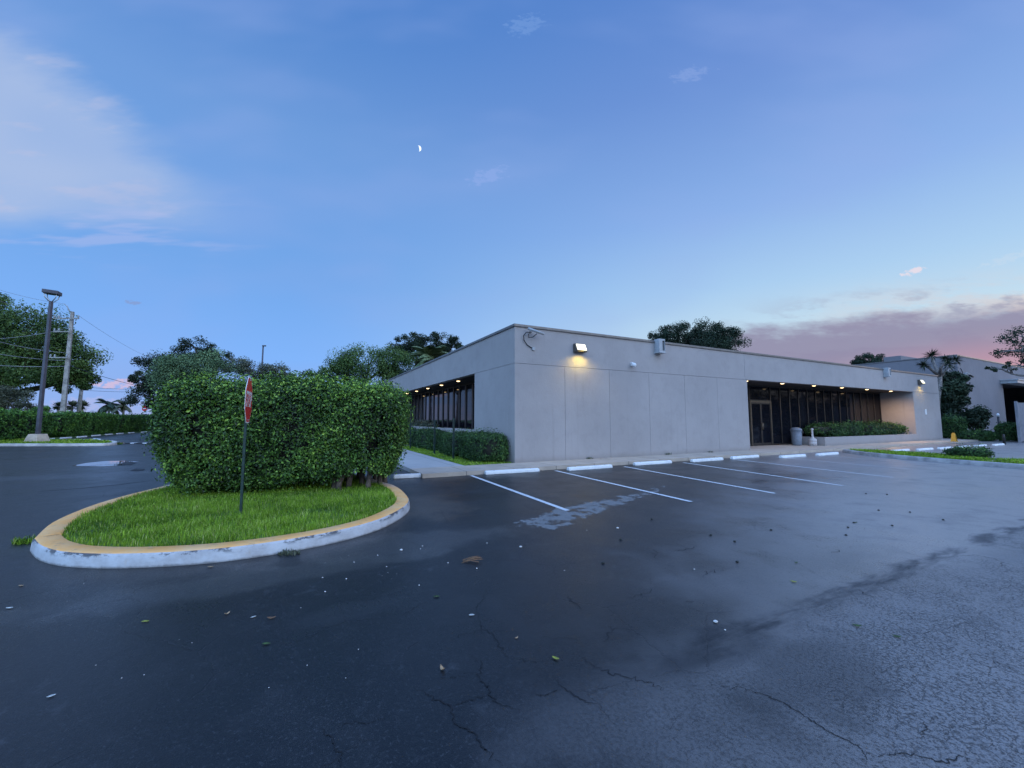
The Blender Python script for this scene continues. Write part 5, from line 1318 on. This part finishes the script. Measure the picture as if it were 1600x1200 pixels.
# pebbles and nuts
def pebble(px, py, rr, mat, label, group):
    c = gp(px, py); mb = MB(); n, m = 9, 6
    mb.sphere((0, 0, 0), 1, n, m); R2 = np.random.default_rng(int(px*7+py))
    mb.v = [(c.x+v[0]*rr*(1+0.2*R2.normal()), c.y+v[1]*rr*0.8*(1+0.2*R2.normal()), max(0.002, rr*0.55+v[2]*rr*0.65)) for v in mb.v]
    tag(mb.build('pebble', M[mat]), label, 'pebble', group)
for px, py in ((627, 860.5), (813.5, 855.5), (965, 826), (917, 829), (882, 892), (761, 849), (655, 915), (1085, 890), (657, 858), (590, 868), (604, 886), (553, 879), (1133, 985), (700, 880), (660, 853.5), (504, 903), (541, 905), (745, 888.5), (508, 925)):
    rr = 0.019 if (px, py) in ((627, 860.5), (813.5, 855.5), (965, 826)) else 0.008
    pebble(px, py, rr, 'nut_white', 'small whitish pebble on the open asphalt before the parking bays', 'whitish pebbles on the asphalt')
pebble(1118, 973, 0.018, 'nut_white', 'whitish nut lying on the dark seam in the right foreground', 'single nut')
for px, py in ((1205, 829), (1322, 837), (1334, 817.5), (1325, 825), (1111, 837), (1018, 812), (970, 844), (1353, 772), (1386, 773), (1373, 798), (1422, 801), (1394, 822), (942, 881), (1152, 879), (1148, 847), (1474, 813)):
    pebble(px, py, 0.019, 'nut_dark', 'small dark nut scattered on the pale right hand asphalt', 'dark nuts on the asphalt')
# tiny grit lines near kerb: white flecks
for px, py in ((606, 895), (612, 905), (597, 900), (620, 897), (470, 950), (480, 1040), (540, 1060), (300, 1005), (280, 1000), (190, 1060), (225, 1055), (560, 1015), (420, 1075), (150, 1040), (105, 940), (131, 912), (545, 868), (508, 880), (1000, 790), (1030, 785)):
    pebble(px, py, 0.004, 'nut_white', 'tiny pale grit fleck on the dark asphalt', 'tiny pale grit flecks')

# ------------------------------------------------------------------ moon
md = ray(654, 232).normalized(); mp = Vector((0, 0, EYE))+md*2000
mr_ = 2000*5.2/640*0.68
right_ = md.cross(Vector((0, 0, 1))).normalized(); up_ = right_.cross(md)
n = 20; vs = []; fs = []
for dz in (0, 3.0):
    for i in range(n+1):
        t = -PI/2+PI*i/n
        vs.append(mp+right_*mr_*math.cos(t)+up_*mr_*math.sin(t)+md*dz); vs.append(mp+right_*mr_*0.28*math.cos(t)+up_*mr_*math.sin(t)+md*dz)
k = 2*(n+1)
for i in range(n):
    fs.append((2*i, 2*i+2, 2*i+3, 2*i+1)); fs.append((k+2*i, k+2*i+1, k+2*i+3, k+2*i+2)); fs.append((2*i, k+2*i, k+2*i+2, 2*i+2)); fs.append((2*i+1, 2*i+3, k+2*i+3, k+2*i+1))
mb = MB(); mb.add([tuple(Matrix.Rotation(math.radians(12), 4, -md) @ (v-mp)+mp) for v in vs], fs)
M['moon'] = emit('moonlight', (1.0, 0.99, 0.93, 1), 1.0)
tag(mb.build('moon', M['moon']), 'small white crescent moon high in the blue sky', 'moon')

# ------------------------------------------------------------------ SKY
SUN_AZ = math.radians(78); SUN_EL = math.radians(3.0)
BACK = 5.6
world = bpy.data.worlds.new('World'); scene.world = world; world.use_nodes = True
nt = world.node_tree; N = NB(nt); N.dim = '2D'; bg = nt.nodes['Background']
D = N.n('ShaderNodeTexCoord').outputs['Generated']; dx, dy, dz = N.sep(D)
el = N.m('MAXIMUM', dz, 0.0)
left_r = N.ramp(el, [(0.0, S(168, 180, 225)), (0.03, S(142, 178, 240)), (0.13, S(128, 180, 250)), (0.30, S(114, 167, 234)), (0.55, S(110, 156, 220)), (0.72, S(80, 132, 205)), (1.0, S(70, 116, 190))])
right_r = N.ramp(el, [(0.0, S(205, 190, 205)), (0.08, S(205, 220, 230)), (0.18, S(196, 222, 238)), (0.28, S(170, 206, 240)), (0.42, S(140, 178, 234)), (0.62, S(108, 146, 214)), (0.75, S(92, 134, 206)), (1.0, S(80, 120, 195))])
hl = N.m('SQRT', N.m('ADD', N.m('MULTIPLY', dx, dx), N.m('MULTIPLY', dy, dy)))
azr = N.m('DIVIDE', N.m('ADD', N.m('MULTIPLY', dx, math.sin(SUN_AZ)), N.m('MULTIPLY', dy, math.cos(SUN_AZ))), N.m('MAXIMUM', hl, 0.02))
sky = N.mix(N.ss(azr, -0.32, 0.82), left_r, right_r)
front_m = N.ss(dy, 0.02, 0.10)
gy = N.m('MAXIMUM', dy, 0.03)
p_ = N.m('DIVIDE', dx, gy); q_ = N.m('DIVIDE', dz, gy)
cmb = N.n('ShaderNodeCombineXYZ'); N.l(p_, cmb.inputs[0]); N.l(q_, cmb.inputs[1])
pq = cmb.outputs[0]
# broad faint haze mottling
mott = N.noise(N.mapv(pq, rot=(0, 0, 0.55), sc=(1.0, 2.6, 1)), 1.3, 3, 0.55)
sky = N.mix(N.m('MULTIPLY', N.m('MULTIPLY', N.ss(mott, 0.42, 0.8), 0.30), front_m), sky, S(150, 175, 232))
# upper-left wisp
dist = N.m('ADD', N.m('MULTIPLY', N.m('ADD', p_, 1.363), -0.593), N.m('MULTIPLY', N.m('SUBTRACT', q_, 1.08), -0.805))
wn = N.noise(N.mapv(pq, rot=(0, 0, 0.64), sc=(1.0, 3.4, 1)), 2.6, 4, 0.6)
wn2 = N.noise(N.mapv(pq, rot=(0, 0, 0.64), sc=(1.2, 3.0, 1)), 1.3, 1, 0.5)
dist2 = N.m('ADD', dist, N.m('MULTIPLY', N.m('SUBTRACT', wn, 0.5), 0.14))
w1 = N.m('MULTIPLY', N.m('MULTIPLY', N.ss(dist2, -0.03, 0.12), N.ss(N.m('ADD', q_, N.m('MULTIPLY', N.m('SUBTRACT', wn, .5), .08)), 0.44, 0.55)), N.ss(p_, -0.60, -0.98))
w1 = N.m('MULTIPLY', w1, N.mr(wn2, 0.3, 0.7, 0.6, 1.0))
sky = N.mix(N.m('MULTIPLY', N.m('MULTIPLY', w1, 1.0), front_m), sky, S(172, 192, 229))
brt = N.m('MULTIPLY', N.m('MULTIPLY', w1, N.ss(wn, 0.56, 0.70)), 0.5)
sky = N.mix(N.m('MULTIPLY', brt, front_m), sky, S(190, 194, 224))
# low streaks left
st_ = N.noise(N.mapv(pq, rot=(0, 0, -0.05), sc=(1.0, 7.0, 1)), 3.0, 3, 0.6)
ms = N.m('MULTIPLY', N.m('MULTIPLY', N.ss(q_, 0.36, 0.46), N.ss(q_, 0.58, 0.50)), N.m('MULTIPLY', N.ss(p_, -0.5, -0.9), N.ss(st_, 0.5, 0.72)))
sky = N.mix(N.m('MULTIPLY', N.m('MULTIPLY', ms, 0.45), front_m), sky, S(178, 190, 235))
# small puffs
pn = N.noise(N.mapv(pq, rot=(0, 0, -0.3), sc=(1, 2.2, 1)), 38, 4, 0.65)
def puff(px, py, rx, ry, col, am, rot=0.0):
    global sky
    d = ray(px, py); cx, cy = d.x/d.y, d.z/d.y
    ex_ = N.m('SUBTRACT', p_, cx); ey_ = N.m('SUBTRACT', q_, cy)
    c_, s_ = math.cos(rot), math.sin(rot)
    u_ = N.m('DIVIDE', N.m('ADD', N.m('MULTIPLY', ex_, c_), N.m('MULTIPLY', ey_, s_)), rx); v_ = N.m('DIVIDE', N.m('SUBTRACT', N.m('MULTIPLY', ey_, c_), N.m('MULTIPLY', ex_, s_)), ry)
    r2 = N.m('ADD', N.m('MULTIPLY', u_, u_), N.m('MULTIPLY', v_, v_))
    f_ = N.ss(N.m('ADD', r2, N.m('MULTIPLY', N.m('SUBTRACT', pn, 0.5), 4.5)), 1.0, 0.0)
    sky = N.mix(N.m('MULTIPLY', N.m('MULTIPLY', f_, am), front_m), sky, col)
puff(762, 275, 0.06, 0.022, S(150, 176, 236), 0.45, 0.25)
puff(1080, 115, 0.06, 0.02, S(140, 168, 226), 0.5, 0.2)
puff(820, 40, 0.06, 0.03, S(120, 160, 222), 0.5, 0.2)
puff(1427, 424, 0.035, 0.010, S(235, 222, 232), 0.85, 0.3)
puff(1580, 402, 0.09, 0.012, S(200, 218, 236), 0.4, 0.3)
puff(190, 600, 0.09, 0.012, S(235, 196, 210), 0.6, 0.0)
puff(155, 632, 0.14, 0.02, S(178, 186, 232), 0.6, 0.0)
puff(208, 472, 0.02, 0.006, S(135, 150, 195), 0.6, -0.15)
# sunset cloud bank low on the right
cn = N.noise(N.mapv(pq, rot=(0, 0, -0.10), sc=(1.0, 3.6, 1)), 3.2, 5, 0.62)
cn2 = N.noise(N.mapv(pq, rot=(0, 0, -0.22), sc=(1.0, 4.5, 1)), 4.6, 5, 0.66)
q0 = N.m('ADD', 0.206, N.m('MULTIPLY', N.m('SUBTRACT', p_, 0.554), 0.100))
dq = N.m('SUBTRACT', q_, q0)
rp = N.ss(p_, 0.36, 0.58)
# thin lit wisps over the bank
lit = N.m('MULTIPLY', N.m('MULTIPLY', N.ss(dq, 0.125, 0.02), N.ss(cn2, 0.32, 0.58)), N.ss(p_, 0.62, 1.0))
sky = N.mix(N.m('MULTIPLY', N.m('MULTIPLY', lit, 0.75), front_m), sky, S(206, 210, 220))
warm = N.m('MULTIPLY', N.m('MULTIPLY', N.ss(dq, 0.075, 0.0), N.ss(cn2, 0.42, 0.6)), N.ss(p_, 1.08, 1.3))
sky = N.mix(N.m('MULTIPLY', N.m('MULTIPLY', warm, 0.6), front_m), sky, S(222, 206, 202))
grey = N.m('MULTIPLY', N.m('MULTIPLY', N.ss(dq, 0.115, 0.0), N.ss(cn, 0.50, 0.64)), N.ss(p_, 0.5, 0.8))
sky = N.mix(N.m('MULTIPLY', N.m('MULTIPLY', grey, 0.75), front_m), sky, S(150, 152, 180))
bank = N.m('MULTIPLY', N.ss(N.m('ADD', dq, N.m('MULTIPLY', N.m('SUBTRACT', cn, 0.5), 0.15)), 0.03, -0.03), rp)
pinkf = N.ss(N.m('SUBTRACT', q_, N.m('MULTIPLY', N.ss(p_, 0.6, 1.3), 0.085)), 0.155, 0.035)
bankc = N.mix(N.m('MULTIPLY', pinkf, N.ss(p_, 0.45, 1.0)), S(143, 138, 168), S(190, 146, 166))
bankc = N.mix(N.m('MULTIPLY', N.ss(q_, 0.155, 0.06), N.ss(p_, 0.85, 1.3)), bankc, S(228, 168, 168))
sky = N.mix(N.m('MULTIPLY', bank, N.m('MULTIPLY', front_m, 0.93)), sky, bankc)
# physical dusk sky adds its glow round the set sun
ns = N.n('ShaderNodeTexSky', sky_type='NISHITA'); ns.sun_disc = False; ns.sun_elevation = SUN_EL; ns.sun_rotation = SUN_AZ; ns.air_density = 1.0; ns.dust_density = 1.0
nsc = N.mix(1.0, ns.outputs[0], (0.004, 0.004, 0.004, 1), 'MULTIPLY')
sky = N.mix(1.0, sky, nsc, 'ADD') if False else sky
vm = N.n('ShaderNodeVectorMath', operation='ADD'); N.l(sky, vm.inputs[0]); N.l(nsc, vm.inputs[1])
# the half of the dome behind the photographer is brighter
bf = N.mr(N.m('MULTIPLY', N.ss(N.m('SUBTRACT', dy, N.m('MULTIPLY', dz, 0.35)), 0.0, -0.5), N.ss(dz, 0.10, 0.30)), 0, 1, 1.0, BACK)
vs_ = N.n('ShaderNodeVectorMath', operation='SCALE'); N.l(vm.outputs[0], vs_.inputs[0]); N.l(bf, vs_.inputs['Scale'])
tint_ = N.mix(N.m('DIVIDE', N.m('SUBTRACT', bf, 1.0), BACK-1), (1, 1, 1, 1), (1.30, 0.96, 0.74, 1))
vt_ = N.mix(1.0, vs_.outputs[0], tint_, 'MULTIPLY')
below = N.mix(N.ss(dz, -0.02, 0.0), (0.10, 0.11, 0.14, 1), vt_)
N.l(below, bg.inputs[0]); bg.inputs[1].default_value = 1.0

sl = bpy.data.lights.new('sun', 'SUN'); sl.energy = 0.12; sl.angle = math.radians(12); sl.color = (1.0, 0.80, 0.68)
so_ = bpy.data.objects.new('sun', sl); COL.objects.link(so_)
sd = Vector((math.sin(SUN_AZ)*math.cos(SUN_EL), math.cos(SUN_AZ)*math.cos(SUN_EL), math.sin(SUN_EL)))
so_.rotation_euler = sd.to_track_quat('Z', 'Y').to_euler(); so_.location = (40, 10, 30)

# ------------------------------------------------------------------ camera
cd = bpy.data.cameras.new('camera'); cd.sensor_width = 36; cd.lens = 36*FPX/1600; cd.clip_end = 6000; cd.clip_start = 0.05
co = bpy.data.objects.new('camera', cd); COL.objects.link(co); co.location = (0, 0, EYE); co.rotation_euler = (PI/2+PITCH, 0, 0)
scene.camera = co
cy_ = scene.cycles
cy_.max_bounces = 5; cy_.diffuse_bounces = 2; cy_.glossy_bounces = 3; cy_.transmission_bounces = 2; cy_.sample_clamp_indirect = 4
world.cycles.sampling_method = 'NONE'
vw = scene.view_settings; vw.view_transform = 'Standard'; vw.look = 'None'; vw.exposure = 0.0; vw.gamma = 1.0; vw.use_curve_mapping = False
